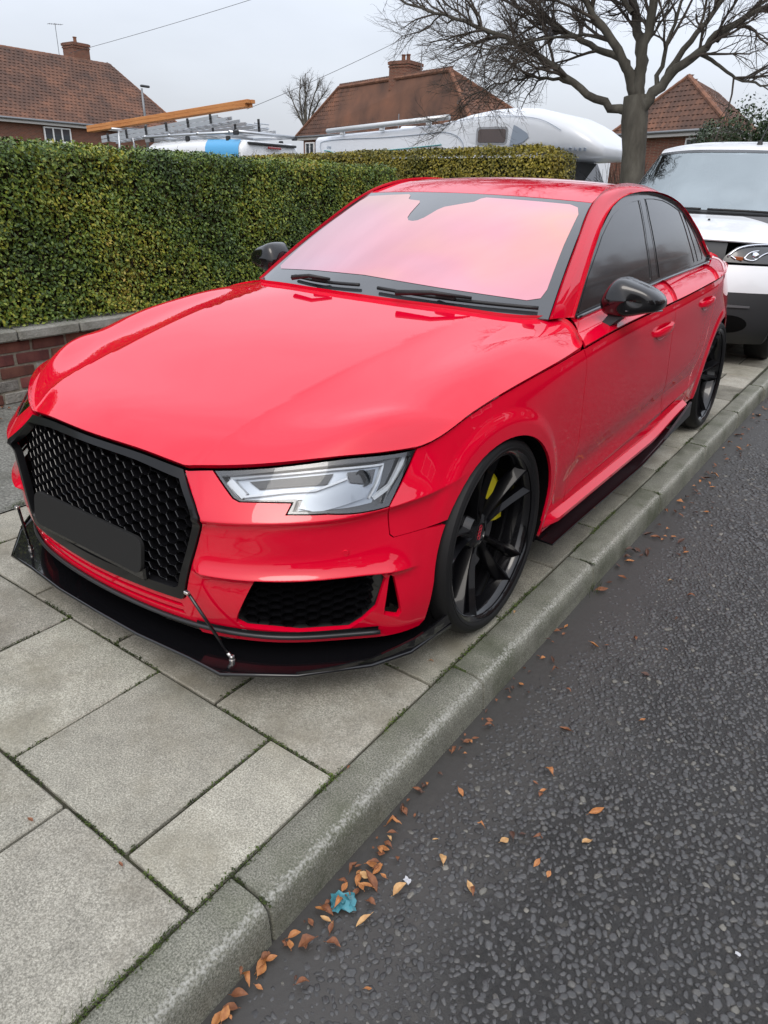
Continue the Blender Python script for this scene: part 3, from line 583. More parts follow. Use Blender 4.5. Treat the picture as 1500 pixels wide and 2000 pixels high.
def house(name,ridge,corners,ze,zg,label,chim=(),windows=(),tile_w=.30,gauge=.30,faces=(0,1,2,3),own=0,group=None,tiles=True,chw=.9,seed=1):
    """hipped house: corners c0..c3 round the eaves, ridge[0] over side c3-c0, ridge[1] over side c1-c2"""
    c=[np.array((x,y,ze)) for x,y in corners];R0,R1=[np.array(p,float) for p in ridge];cen=sum(c)/4
    h=empty(name,(cen[0],cen[1],zg),0,label,'house',group);O=np.array((cen[0],cen[1],zg));rr_=random.Random(seed)
    inn=[cen+(p-cen)*.93 for p in c];V=[tuple(p*[1,1,0]+[0,0,0]-O*[1,1,0]) for p in inn]+[tuple((p-O)-[0,0,.02]) for p in inn]
    obj('wall',V,[(0,1,5,4),(1,2,6,5),(2,3,7,6),(3,0,4,7)],BRW,h)
    rf=obj('roof',[tuple(p-O) for p in c]+[tuple(R0-O),tuple(R1-O)],[(0,1,5,4),(1,2,5),(2,3,4,5),(3,0,4)],TILE,h)
    obj('eaves_board',[tuple(p-O-[0,0,.01]) for p in c]+[tuple(p-O-[0,0,.22]) for p in c],[(0,1,5,4),(1,2,6,5),(2,3,7,6),(3,0,4,7),(7,6,5,4)],SOF,h)
    for i in range(4):
        a,b_=c[i]-O,c[(i+1)%4]-O
        if i in faces: obj('gutter',*tube([tuple(a*[1.005,1.005,1]+[0,0,.0]),tuple(b_*[1.005,1.005,1])],.075,8),LEAD,h,smooth=True)
    F4=[(c[0],c[1],R1,R0),(c[1],c[2],R1,R1),(c[2],c[3],R0,R1),(c[3],c[0],R0,R0)];rest=[];ownl=[]
    if tiles:
        for fi in faces:
            A,ex,up,nn,tl,g=roof_face(h,*F4[fi],tile_w,gauge,own,rf)
            for (a,b_,v) in tl:
                vf=tile_vf(A-O,ex,up,nn,a,b_,v,g,rr_);ownl.append((fi,a,v,vf))
        ownl.sort(key=lambda q:(q[0]!=faces[0],))
        for i,(fi,a,v,vf) in enumerate(ownl):
            rest.append((fi,a,v,vf))
        near=rest[:own];far=rest[own:]
        for fi,a,v,vf in near: obj('roof_tile',[tuple(p) for p in vf[0]],vf[1],TILE,rf)
        if far: tag(obj('roof_tiles',*merge(*[q[3] for q in far]),TILE,rf),kind='stuff')
    caps=[(R0,R1),(c[0],R0),(c[3],R0),(c[1],R1),(c[2],R1)]
    for a,b_ in caps:
        a,b_=a-O,b_-O;n_=max(2,int(np.linalg.norm(b_-a)/.45));segs=[]
        for k in range(n_): p=a+(b_-a)*k/n_;q=a+(b_-a)*(k+.97)/n_;segs.append(tube([tuple(p+[0,0,.02]),tuple(q+[0,0,.035])],.12,7))
        obj('ridge_tiles',*merge(*segs),RIDGE,rf)
    for (px,py,z0,z1,pots,aer) in chim:
        ch=solid('chimney',box((px-O[0],py-O[1],(z0+z1)/2-zg),(chw,chw,z1-z0)),BRW,h)
        solid('chimney_cap',box((px-O[0],py-O[1],z1-zg-.12),(chw+.14,chw+.14,.16)),BRW,ch);solid('chimney_cap',box((px-O[0],py-O[1],z1-zg-.30),(chw+.08,chw+.08,.10)),BRW,ch)
        for k in range(pots): obj('chimney_pot',*lathe([(z1-zg-.04,.13),(z1-zg+.32,.11),(z1-zg+.34,.14),(z1-zg+.40,.14),(z1-zg+.40,.10)],12,'z'),RIDGE,ch,smooth=True,sharp=40).location=(px-O[0]+(k-.5*(pots-1))*.36,py-O[1],0)
        if aer:
            ax,ay=px-O[0]+aer[0],py-O[1]+aer[1];zz=z1-zg
            parts=[tube([(ax,ay,zz-1.2),(ax,ay,zz+aer[2])],.022,5),tube([(ax-.1,ay-.5,zz+aer[2]-.1),(ax+.1,ay+.5,zz+aer[2]-.02)],.014,4)]
            for k in range(7): f=-.45+.15*k;parts.append(tube([(ax+.2*f-.28,ay+f+.05,zz+aer[2]-.06+.08*f),(ax+.2*f+.28,ay+f-.05,zz+aer[2]-.06+.08*f)],.008,4))
            obj('aerial',*merge(*parts),LEAD,ch)
    for (p0,p1,z0,z1,cols) in windows:
        p0,p1=np.array(p0)-O[:2],np.array(p1)-O[:2];d=(p1-p0);W_=np.linalg.norm(d);d/=W_;n_=np.array([d[1],-d[0]]);an=math.atan2(d[1],d[0])
        M=Matrix.Translation((p0[0],p0[1],z0-zg))@Matrix.Rotation(an,4,'Z');Hh=z1-z0;wn=empty('window');wn.parent=h;wn.matrix_local=M
        fr=[box((W_/2,0,.04),(W_,.10,.08)),box((W_/2,0,Hh-.04),(W_,.10,.08))]+[box((x,0,Hh/2),(.08,.099,Hh-.16)) for x in np.linspace(.04,W_-.04,cols+1)]
        obj('frame',*merge(*fr),WHT,wn);obj('sill',*box((W_/2,-.06,-.03),(W_+.15,.2,.06)),SOF,wn)
        for k in range(cols):
            x0_=.08+k*(W_-.08)/cols;w_=(W_-.08)/cols-.08
            obj('pane',[(x0_,.0,.08),(x0_+w_,.0,.08),(x0_+w_,.0,Hh-.08),(x0_,.0,Hh-.08)],[(0,1,2,3)],PANE,wn);obj('curtain',[(x0_,.05,.08),(x0_+w_,.05,.08),(x0_+w_,.05,Hh-.08),(x0_,.05,Hh-.08)],[(0,1,2,3)],CUR,wn)
    return h
house('house',[(-51.3,18,8.70),(-51.3,35.9,8.70)],[(-46.6,13.4),(-46.3,38.8),(-56,40.5),(-56,13.4)],4.3,0,'red brick house with broad tiled roof behind the privet hedge',
      chim=[(-51.9,33.7,7.8,9.80,1,(0,-1.4,1.0))],chw=1.3,windows=[((-46.66,27.1),(-46.64,29.0),3.1,4.0,3)],own=300,faces=(0,1),seed=3)
house('house',[(-33.6,41.4,7.2),(-22.3,37.3,7.2)],[(-38.5,42.35),(-19.7,35.85),(-17.2,39.72),(-33,47.5)],4.3,0,'red brick house with hipped tiled roof behind the white motorhome',
      chim=[(-27.0,39.75,6.6,8.15,2,(1.0,.2,.9))],chw=1.45,windows=[((-36.9,41.6),(-35.7,41.18),2.6,3.9,2)],own=300,faces=(0,1,3),seed=4,gauge=.27,tile_w=.27)
house('house',[(-10.7,42.4,7.0),(-12.3,50,7.0)],[(-7.16,38.32),(-7.5,53),(-17,53),(-14.63,42.69)],4.3,0,'red brick house with hipped roof behind the bare tree trunk',
      windows=[((-9.6,40.1),(-8.6,39.5),3.0,4.0,1)],own=0,faces=(3,0),seed=5)
# houses across the road, seen as reflections in the car
for i,yy in enumerate((-10,6,22,38,54)):
    hh=house('house',[(16.2,yy-3,9.0),(16.2,yy+3,9.0)],[(12,yy+6.5),(12,yy-6.5),(20.4,yy-6.5),(20.4,yy+6.5)],5.3,0,'brick house across the road, seen only as a reflection in the car',chim=[(16.2,yy+2.4,8.0,10.4,2,None),(16.2,yy-2.6,8.0,10.1,1,None)],windows=[((11.9+.3,yy+4),(12.2,yy+2),1,2.3,2),((12.2,yy-2),(12.2,yy-4),1,2.3,2),((12.2,yy+4),(12.2,yy+2),3.6,4.8,2),((12.2,yy-2),(12.2,yy-4),3.6,4.8,2)],faces=(),tiles=False,seed=9,group='houses across the road')
fs=[]
for i in range(1): hedge('hedge',10.0,10.6,-18,70,0,1.1,HD,120,.09,77,'low dark hedge across the road, seen only as a reflection in the car','xX',twig=10)
# ================================================================ trees
BARK=mat('tree_bark',(.10,.095,.07),.9);noise_col(BARK,[(.3,(.042,.037,.030)),(.5,(.080,.073,.058)),(.7,(.125,.117,.095))],6,8,.65,.7,.012,38,vec=(1,1,.35))
TWG=mat('tree_twig',(.06,.048,.038),.85)
def branch_path(p,d,length,steps,r,wob,grav):
    out=[Vector(p)];d=Vector(d).normalized();p=Vector(p)
    for i in range(steps):
        d=(d+Vector((r.gauss(0,wob),r.gauss(0,wob),r.gauss(0,wob)+grav))).normalized();p=p+d*(length/steps);out.append(p.copy())
    return out,d
def bare_tree(name,label,base,trunk,limbs,r,depth=3,seed=1,twig_scale=1.0):
    rn=random.Random(seed);T=empty(name,base,0,label,'tree');O=Vector(base);big=[];small=[];fine=[]
    def put(path,rad,lst,n): lst.append(tube([q-O for q in path],rad,n,False))
    put(trunk[0],trunk[1],big,14)
    def grow(path,r0,r1,lev):
        m=len(path);Lp=sum((path[i+1]-path[i]).length for i in range(m-1))
        if lev==0: return
        nsp={3:int(12*Lp/2.0)+4,2:int(8*Lp)+3,1:int(8*Lp)+3}[lev];nsp=int(nsp*twig_scale)
        for k in range(nsp):
            f=rn.uniform(.18 if lev<3 else .25,1.0);i=min(m-2,int(f*(m-1)));q=path[i].lerp(path[i+1],f*(m-1)-i);dr=(path[i+1]-path[i]).normalized()
            side_=dr.cross(Vector((rn.gauss(0,1),rn.gauss(0,1),rn.gauss(0,1)))).normalized();ang=rn.uniform(.35,.85)
            d=dr*math.cos(ang)+side_*math.sin(ang);d.z+=rn.uniform(-.05,.35)
            rr=(r0+(r1-r0)*f)*rn.uniform(.38,.6);ln={3:rn.uniform(.6,1.5),2:rn.uniform(.3,.85),1:rn.uniform(.14,.42)}[lev]*(1-.3*f)
            st={3:6,2:5,1:4}[lev];rr=max(rr,{3:.008,2:.004,1:.0022}[lev]);rr=min(rr,{3:.024,2:.010,1:.0045}[lev])
            pa,_=branch_path(q,d,ln,st,rn,.20,.02 if lev>1 else -.02)
            re=rr*.35;put(pa,[rr+(re-rr)*j/st for j in range(st+1)],small if lev>1 else fine,{3:5,2:4,1:3}[lev]);grow(pa,rr,re,lev-1)
    for path,r0,r1 in limbs:
        P=[Vector(p) for p in path];c=curve([tuple(p) for p in P]);n=max(8,len(P)*4);Q=[Vector(tuple(v)) for v in c(np.linspace(0,c.L,n))]
        for i in range(1,n): Q[i]+=Vector((rn.gauss(0,.018),rn.gauss(0,.018),rn.gauss(0,.012)))
        put(Q,[.8*(r0+(r1-r0)*(i/(n-1))**.7) for i in range(n)],big,9);grow(Q,r0,r1,depth)
    obj('trunk',*merge(*big),BARK,T,smooth=True);obj('branches',*merge(*small),TWG,T,smooth=True);o=obj('twigs',*merge(*fine),TWG,T)
    return T
ty=9.6;V3=lambda L_,dy=0:[(x,ty+dy*i/max(1,len(L_)-1),z) for i,(x,z) in enumerate(L_)]
limbs=[(V3([(-2.2,2.40),(-2.62,2.53),(-3.05,2.77),(-3.4,2.99),(-3.94,3.28),(-4.58,3.53),(-5.34,3.75),(-6.15,4.04)],-.5),.085,.016),
(V3([(-3.05,2.77),(-3.64,2.9),(-4.16,2.92),(-4.78,2.84),(-5.35,2.68)],.5),.04,.008),
(V3([(-2.18,2.55),(-2.44,3.03),(-2.81,3.21),(-3.39,3.46),(-3.91,3.69),(-4.64,4.01),(-5.3,4.5)],.7),.085,.014),
(V3([(-2.18,2.6),(-2.30,2.95),(-2.57,3.32),(-2.94,3.74),(-3.3,4.2),(-3.6,5)],-.9),.10,.02),
(V3([(-2.15,2.5),(-2.2,2.95),(-2.33,3.39),(-2.6,4.0),(-2.7,5)],.4),.13,.03),
(V3([(-2.13,2.5),(-2.14,2.98),(-2.10,3.43),(-2.08,4.1),(-2.0,5.2)],-.3),.12,.03),
(V3([(-2.12,2.35),(-1.95,2.55),(-1.72,2.82),(-1.4,3.07),(-1.04,3.33),(-.65,3.50),(-.1,3.8)],-.2),.12,.02),
(V3([(-1.4,3.07),(-1.15,2.95),(-.92,2.80),(-.46,2.70),(.1,2.72)],.3),.035,.008),
(V3([(-1.78,2.76),(-1.55,3.28),(-1.3,3.65),(-1.1,4.2),(-1.0,5)],.4),.065,.015),
(V3([(-1.9,2.6),(-1.8,3.1),(-1.62,3.6),(-1.5,4.3)],-.6),.05,.012),
(V3([(-2.55,3.25),(-3.0,3.35),(-3.5,3.3),(-4.1,3.2),(-4.7,3.3)],-.8),.035,.008),
(V3([(-1.2,3.2),(-.8,3.6),(-.4,4.0),(.2,4.5)],.5),.04,.01),
(V3([(-2.4,3.6),(-2.9,4.1),(-3.6,4.5),(-4.4,4.8)],.3),.045,.01)]
bare_tree('street_tree','large bare branching tree behind the red car and white van',(-2.0,ty,0),([Vector((-1.94,ty,-.1)),Vector((-1.96,ty,.4)),Vector((-2.0,ty,1.2)),Vector((-2.06,ty,1.9)),Vector((-2.13,ty,2.3)),Vector((-2.16,ty,2.6))],[.25,.20,.175,.165,.185,.17]),limbs,None,3,5)
bare_tree('garden_tree','small bare pale tree rising between the two left house roofs',(-48.6,55,0),([Vector((-48.6,55,0)),Vector((-48.6,55,6))],[.35,.22]),[([(-48.6,55,5.5),(-48.8+dx*.4,55,7.2),(-48.6+dx,55+dy,9+dz)],.16,.04) for dx,dy,dz in ((-2.4,0,.2),(-1.2,.5,1.0),(.2,-.4,1.3),(1.4,.3,.9),(2.6,0,.1),(-.4,1,.8))],None,3,8,.72)
# reflected trees over the road
for i,(x,y,hh) in enumerate(((10.9,30,7.5),(11.1,47,8))):
    bare_tree('street_tree','bare tree across the road, seen only as a reflection in the car',(x,y,0),([Vector((x,y,0)),Vector((x,y,3))],[.22,.16]),[([(x,y,2.6),(x+.3*dx,y+.4*dy,4.2),(x+dx,y+dy,hh+dz)],.10,.02) for dx,dy,dz in ((.5,-2,0),(0,.4,.8),(-.4,2.1,-.2))],None,2,20+i,.8)['group']='bare trees across the road'
# evergreen shrubs at the right
def bush(name,label,c,rad,n,size,m,seed,lumps=14):
    r=np.random.default_rng(seed);B=empty(name,(c[0],c[1],0),0,label,'shrub');P=[];Nn=[]
    for k in range(lumps):
        a=r.normal(0,1,3);a/=np.linalg.norm(a);cc=np.array([0,0,c[2]])+a*np.array(rad)*.62;rr=np.array(rad)*r.uniform(.28,.5);q=r.normal(0,1,(n//lumps,3));q/=np.linalg.norm(q,axis=1)[:,None];P.append(cc+q*rr*r.uniform(.55,1.05,(len(q),1)));Nn.append(q)
    V,F=leaf_cloud(np.concatenate(P),np.concatenate(Nn),size,seed);fast_obj('foliage',V,F,m,B)
    st=[]
    for k in range(26):
        a=r.normal(0,1,3);a/=np.linalg.norm(a);a[2]=abs(a[2])*.8;st.append(tube([(.04*a[0],.04*a[1],0),tuple(np.array([0,0,c[2]*.55])+a*np.array(rad)*.15),tuple(np.array([0,0,c[2]])+a*np.array(rad)*.9)],[.05,.03,.006],4,False))
    obj('stems',*merge(*st),TWG,B);return B
bush('evergreen_shrub','dark evergreen shrub above the white van roof',(-2.4,21,2.15),(1.7,1.4,1.65),16000,.085,HD,31,30)
bush('evergreen_shrub','narrow dark shrub beside the window of the right house',(-4.4,24,2.2),(1.0,1.0,1.5),7000,.08,HD,32,18)
r=np.random.default_rng(5);tw=[]
for k in range(240):
    x=r.uniform(-3.9,-2.9);p=np.array([x-.3,15+r.uniform(-.5,.5),.5]);d=np.array([r.normal(0,.25),r.normal(0,.2),r.uniform(.7,1.55)]);tw.append(tube([p,p+d*.6+r.normal(0,.06,3),p+d+r.normal(0,.1,3)],[.010,.006,.003],3,False))
o=obj('bare_shrub',*merge(*tw),TWG);tag(o,'thin twiggy bare shrub under the motorhome nose','shrub')
# bird on the branch
bird=empty('pigeon',(-3.57,9.55,3.30),R(30),'small dark pigeon perched on the bare tree','bird')
BF=mat('bird_grey',(.06,.062,.07),.7)
prof=[(-.16,.004),(-.12,.018),(-.06,.040),(0,.056),(.05,.055),(.085,.036),(.10,.026),(.125,.028),(.145,.022),(.158,.008),(.175,.001)]
V,F=lathe(prof,12,'y');o=obj('body',V,F,BF,bird,smooth=True);o.rotation_euler=(R(58),0,0);o.location=(0,0,.07)
for s_ in (-1,1): obj('leg',*tube([(s_*.015,0,0),(s_*.015,0,.05)],.004,4),RIDGE,bird)
# cables and the far lamp post
for a,b_,lab in (((-51,32.5,9.0),(-20,38,14.0),'thin overhead cable running up from the left chimney'),((-34,33,5.2),(-24,45,12.5),'thin overhead cable above the ladder van')):
    A,B=Vector(a),Vector(b_);pts=[A.lerp(B,k/16)-Vector((0,0,.5*4*(k/16)*(1-k/16)*.5)) for k in range(17)];tag(obj('cable',*tube(pts,.013,4),mat('cable_black',(.05,.05,.055),.6)),lab,'cable')
lp=empty('street_lamp',(-40,30.05,0),0,'slim grey street lamp post standing before the left house roof','street lamp')
obj('post',*tube([(0,0,0),(0,0,4.6),(0,-.04,6.2)],[.10,.08,.055],10),LEAD,lp,smooth=True);solid('lamp_head',box((.0,.22,6.33),(.22,.62,.13),.04),mat('lamp_head_dark',(.05,.055,.06),.5),lp)
# the far end of the street: a loose belt of trees and roofs is hidden by van and houses
_xk=np.array([.5,1.0,1.5,2.0,2.5,3.0]);_xb=curve([(.5,.728),(1.0,.750),(1.5,.763),(2.0,.767),(2.5,.757),(3.0,.725)],_xk)
_zk=np.array([.5,.8,1.2,1.5,1.8,2.3,3.0]);_zb=curve([(.5,.872),(.8,.8965),(1.2,.9255),(1.5,.9437),(1.8,.9605),(2.3,.977),(3.0,.987)],_zk)
def glassf(q):
    q=np.asarray(q,float);y=np.clip(q[:,0],.4,3.05);z=q[:,1];dz=z-_zb(y)[:,1]
    return np.stack([_xb(y)[:,1]-.24*dz-.55*dz*np.abs(dz),q[:,0],z],1)
# ================================================================ the red saloon car
RED=mat('red_paint',(.66,.001,.024),.35,0,1.0,.010,.0)
nodes(RED)[1].inputs['Coat IOR'].default_value=1.60
BLK=mat('gloss_black',(.005,.005,.006),.2,0,.9,.02,.15)
MBLK=mat('matt_black',(.012,.012,.013),.55)
TRIM=mat('dark_trim',(.02,.021,.023),.32)
RUB=mat('tyre_rubber',(.0085,.0085,.009),.60,spec=.35)
TINT=mat('tinted_glass',(.008,.009,.010),.01,0,0,.0,.65)
SEAL=mat('window_trim_black',(.018,.019,.021),.22,0,.6,.08)
CHR=mat('bare_metal',(.62,.6,.58),.28,1)
DARK=mat('cavity_black',(.003,.003,.003),.9,spec=.1)
car=empty('car',(0,0,0),0,'lowered red saloon car with honeycomb grille parked on the pavement','car')
def inv_side(pts,ax=1):
    """uv on the side surface for (y,z) targets (ax=1) or (x,z) targets (ax=0)"""
    p=np.asarray(pts,float)
    s=p[:,0]+1.457 if ax==1 else np.interp(p[:,0],NET[3:9,3,0],SK[3:9])
    tt=np.linspace(0,.66,34);q=np.stack([s,s*0],1)
    for i in range(len(p)):
        z=side(np.stack([np.full(34,s[i]),tt],1))[:,2];q[i,1]=tt[np.argmin(np.abs(z-p[i,1]))]
    for _ in range(14):
        a=side(q);e=1e-4;r=a[:,[ax,2]]-p;j1=(side(q+[e,0])[:,[ax,2]]-a[:,[ax,2]])/e;j2=(side(q+[0,e])[:,[ax,2]]-a[:,[ax,2]])/e
        det=j1[:,0]*j2[:,1]-j1[:,1]*j2[:,0];d0=(r[:,0]*j2[:,1]-r[:,1]*j2[:,0])/det;d1=(j1[:,0]*r[:,1]-j1[:,1]*r[:,0])/det
        q[:,0]-=np.clip(d0,-.05,.05);q[:,1]-=np.clip(d1,-.05,.05)
    return q
def arch(yc,a,b,t0,t1,n=30):
    t=np.linspace(R(t0),R(t1),n);return np.stack([yc-a*np.cos(t),ZW+b*np.sin(t)],1)
AF=dict(yc=-.02,a=.352,b=.336);AR=dict(yc=2.82,a=.355,b=.355)
S=lambda *p:[tuple(v) for v in inv_side(p)]
T0=.0015
def both(fn):
    for mir in (False,True): fn(mir)
RINGF=[inv_side(ring(YF,RA+d,-20,200)) for d in (.012,.026,.036,.044,.052,.060,.068,.078)];RINGR=[inv_side(ring(YR,RA+d,-18,198)) for d in (.012,.026,.036,.044,.052,.060,.068,.078)]
DOORROW=[np.stack([np.full(60,0)+np.linspace(.5,2.2,60),.375+.045*(np.linspace(.5,2.2,60)-.5)-dz],1) for dz in (.095,.085,.079,.075,.071,.065,.055,.04,.02,0,-.03)]
DOORROW=[inv_side(r) for r in DOORROW]
# ---- front wing
joint=[(.932,.129),(.941,.252),(.952,.270)]
tip=(1.042,T0)
_pa=S(*[tuple(v) for v in arch(-.02,.352,.336,31,180,26)])
_dl=S((.46,.19),(.545,.245),(.535,.30),(.535,.37),(.548,.51),(.535,.62),(.527,.70),(.526,.76),(.521,.815))
wing_out=[tip]+[(.99,.062)]+joint+[(1.05,.287)]+_pa+S((.335,.24),(.345,.19))+_dl+[(1.962,T0)]+[(s,T0) for s in np.linspace(1.95,1.10,30)]
def _w(mir): panel('front_wing',side,wing_out,RED,car,.026,.0013,feats=RINGF+[FE_A[FE_A[:,0]>.9]],flip=True,mirror=mir)
both(_w)
# ---- front bumper, one piece across the nose
lampU=[(.484,T0),(.534,.058),(.551,.067),(.686,.076),(.672,.103),(.777,.106),(.878,.120),(.932,.129)]
_fa=S(*[tuple(v) for v in arch(-.02,.352,.336,29,0,12)])+S((-.378,.27),(-.382,.20))
half=[(.393,T0)]+lampU+joint[1:]+[(1.05,.287)]+_fa+[(1.07,.640),(.95,.645),(.8,.645),(.6,.645),(.41,.645)]
mir=lambda L:[(-a,b) for a,b in L]
grU=[(.393,T0),(.452,.125),(.455,.150),(.376,.520),(.366,.531)]
bump_out=half+[(.38,.61),(0,.607),(-.38,.61)]+mir(half)[::-1]+mir(grU)+[(0,.534)]+grU[::-1][:-1]
intake=[(.590,.392),(.72,.393),(.86,.393),(.912,.402),(.930,.43),(.912,.53),(.875,.572),(.838,.600),(.70,.600),(.555,.590),(.527,.575),(.533,.548)]
vent=[(.944,.420),(.956,.432),(.992,.560),(.985,.575),(.940,.560)]
slot=lambda t:[(-.355,t),(0,t+.003),(.355,t),(.36,t+.009),(0,t+.012),(-.36,t+.009)]
panel('front_bumper',side,bump_out,RED,car,.022,holes=[intake,mir(intake),vent,mir(vent),slot(.553),slot(.578)],flip=True,depth=.018,feats=[FE_A,FE_A2,FE_B,FE_B2])
# ---- doors and rear quarter (below the shoulder groove)
rc=[(1.57,.872),(1.572,.80),(1.578,.73),(1.60,.64),(1.635,.55),(1.69,.46),(1.735,.36),(1.75,.262)]
door_f=S(*([(.548,.258),(.535,.30),(.535,.37),(.548,.51),(.535,.62),(.527,.70),(.526,.76),(.521,.815)]))+[(1.968,T0)]+[(s,T0) for s in np.linspace(2.05,2.95,24)]+S(*rc[:1])[:0]+[(3.027,T0)]+S(*rc[1:])+S(*[(y,.258) for y in np.linspace(1.70,.60,20)])
rr=[(2.40,.86),(2.405,.78),(2.40,.70),(2.375,.62),(2.34,.57)]
door_r=S(*rc[1:][::-1])+[(3.027,T0)]+[(s,T0) for s in np.linspace(3.1,3.80,18)]+[(3.857,T0)]+S(*rr)+S((2.29,.51),(2.25,.45),(2.225,.39),(2.205,.33),(2.17,.275))+S(*[(y,.26) for y in np.linspace(2.1,1.8,8)])
_ra=S(*[tuple(v) for v in arch(2.82,.358,.355,-4,180,34)])
dr_low=[(2.29,.51),(2.25,.45),(2.225,.39),(2.205,.33),(2.17,.275)]
quarter=[(3.857,T0)]+[(s,T0) for s in np.linspace(3.95,5.02,24)]+[(5.03,.30),(5.03,.63)]+S((3.45,.235),(3.3,.235),(3.185,.24))+_ra[::-1]+S((2.44,.27),(2.3,.265),(2.2,.262))+S(*dr_low[::-1])+S(*rr[::-1])
HANDLES=[]
def side_doors(mir):
    d1=panel('front_door',side,door_f,RED,car,.028,.0026,feats=DOORROW,flip=True,mirror=mir);d2=panel('rear_door',side,door_r,RED,car,.028,.0026,feats=DOORROW+RINGR,flip=True,mirror=mir)
    panel('rear_quarter',side,quarter,RED,car,.028,feats=RINGR,flip=True,mirror=mir)
    return d1,d2
DL=side_doors(False);DR=side_doors(True)
_tail=[(5.03,T0)]+[(s,T0) for s in np.linspace(5.2,5.95,12)]+[(5.985,T0),(5.985,.64)]+[(s,.64) for s in np.linspace(5.9,5.03,12)]
for mm in (False,True): panel('rear_bumper',side,_tail,RED,car,.05,flip=True,mirror=mm)
# ---- shoulder strip between the groove and the windows
_lk=np.array([.5,.7,1.2,1.7,2.2,2.6,2.95,3.3,3.55]);_l0=side_base(np.stack([np.linspace(1.9,5.2,300),np.zeros(300)],1));_lo=curve([(y,float(np.interp(y,_l0[:,1],_l0[:,0]))+.003,float(np.interp(y,_l0[:,1],_l0[:,2]))+.0025) for y in _lk],_lk)
_up=curve([(.50,.728,.875),(.7,.737,.889),(1.2,.756,.9265),(1.7,.766,.956),(2.2,.765,.976),(2.75,.745,.985),(3.0,.700,.995),(3.3,.625,.990),(3.55,.55,.98)],np.array([.5,.7,1.2,1.7,2.2,2.75,3.0,3.3,3.55]))
def shoulder(q):
    q=np.asarray(q,float);y=q[:,0];v=q[:,1]/.13;a=_lo(y)[:,1:];b=_up(y)[:,1:];o=a+(b-a)*v[:,None];bl=.017*4*v*(1-v)*smooth((y-.3)/.3)
    return np.stack([o[:,0]+bl*.5,y,o[:,1]+bl*.86],1)
sh=lambda pts:[(y,v*.13) for y,v in pts]
def _s(mir,D):
    panel('shoulder',shoulder,sh([(.503,0),(.575,.4),(.757,1.0)]+[(y,1) for y in np.linspace(.82,1.72,18)]+[(1.79,1),(1.67,.5),(1.568,0)]+[(y,0) for y in np.linspace(1.5,.6,20)]),RED,D[0],.03,flip=True,mirror=mir)
    panel('shoulder',shoulder,sh([(1.568,0),(1.67,.5),(1.79,1)]+[(y,1) for y in np.linspace(1.85,2.5,15)]+[(2.62,1.0),(2.53,.6),(2.41,0)]+[(y,0) for y in np.linspace(2.35,1.6,16)]),RED,D[1],.03,flip=True,mirror=mir)
    panel('quarter_shoulder',shoulder,sh([(2.41,0),(2.53,.6),(2.62,1.0)]+[(y,1) for y in np.linspace(2.7,3.5,22)]+[(3.55,1),(3.55,0)]+[(y,0) for y in np.linspace(3.5,2.5,20)]),RED,car,.03,flip=True,mirror=mir)
_s(False,DL);_s(True,DR)
# ---- bonnet
BN=np.array([
[(0,-.815,.676),(.22,-.80,.672),(.395,-.762,.665),(.58,-.652,.686),(.71,-.522,.705),(.80,-.385,.709)],
[(0,-.775,.706),(.22,-.76,.699),(.40,-.718,.692),(.585,-.60,.718),(.717,-.470,.742),(.820,-.305,.735)],
[(0,-.55,.769),(.225,-.54,.766),(.43,-.49,.766),(.60,-.40,.776),(.74,-.29,.794),(.845,-.2,.760)],
[(0,-.25,.838),(.23,-.24,.835),(.44,-.21,.831),(.615,-.15,.831),(.757,-.08,.841),(.866,.0,.798)],
[(0,.02,.885),(.235,.03,.883),(.45,.06,.879),(.63,.12,.875),(.768,.18,.878),(.884,.22,.826)],
[(0,.24,.915),(.24,.255,.914),(.455,.29,.910),(.64,.35,.902),(.775,.42,.894),(.893,.37,.841)],
[(0,.40,.937),(.24,.415,.935),(.46,.455,.930),(.655,.530,.921),(.755,.690,.900),(.901,.505,.857)]])
BN=np.concatenate([BN[:,1:][:,::-1]*[-1,1,1],BN],1)
_bu=np.array([0,.05,.29,.60,.88,1.1,1.27]);_bv=np.array([-.93,-.78,-.60,-.42,-.22,0,.22,.42,.60,.78,.93]);_su,_sv=Spl(_bu),Spl(_bv)
def _bon0(q): return np.einsum('ni,ikc,nk->nc',_su.w(q[:,0]),BN,_sv.w(q[:,1]))
_r0s=np.linspace(0,2.0,400);_r0=side_base(np.stack([_r0s,_r0s*0],1))
_eu=np.linspace(0,1.27,80);_ep=_bon0(np.stack([_eu,_eu*0+.93],1));_ed=np.stack([np.interp(_ep[:,1],_r0[:,1],_r0[:,k]) for k in range(3)],1)-_ep+np.array([0,0,.0])
_fv=np.linspace(0,.93,60);_fp=_bon0(np.stack([_fv*0,_fv],1));_k=_r0[:,1]<-.36;_fd=np.stack([np.interp(_fp[:,0],_r0[_k][:,0],_r0[_k][:,j]) for j in range(3)],1)-_fp+np.array([0,0,-.001])
def bonnet(q):
    q=np.asarray(q,float);P=_bon0(q);av=np.abs(q[:,1]);sg=np.sign(q[:,1])
    we=smooth((av-.72)/.21);wf=1-smooth(q[:,0]/.12)
    de=np.stack([np.interp(q[:,0],_eu,_ed[:,k]) for k in range(3)],1);df=np.stack([np.interp(av,_fv,_fd[:,k]) for k in range(3)],1)
    D=de*we[:,None]+df*(wf*(1-we))[:,None];D[:,0]*=sg;P=P+D
    xc=.385+.10*(P[:,1]+.77);x=np.abs(P[:,0]);k=smooth((P[:,1]+.80)/.12)*(1-smooth((P[:,1]-.1)/.4))
    P[:,2]+=.007*k*np.where(x<xc,np.exp(-(xc-x)/.20),np.exp(-(x-xc)/.025))-.002*k
    return P
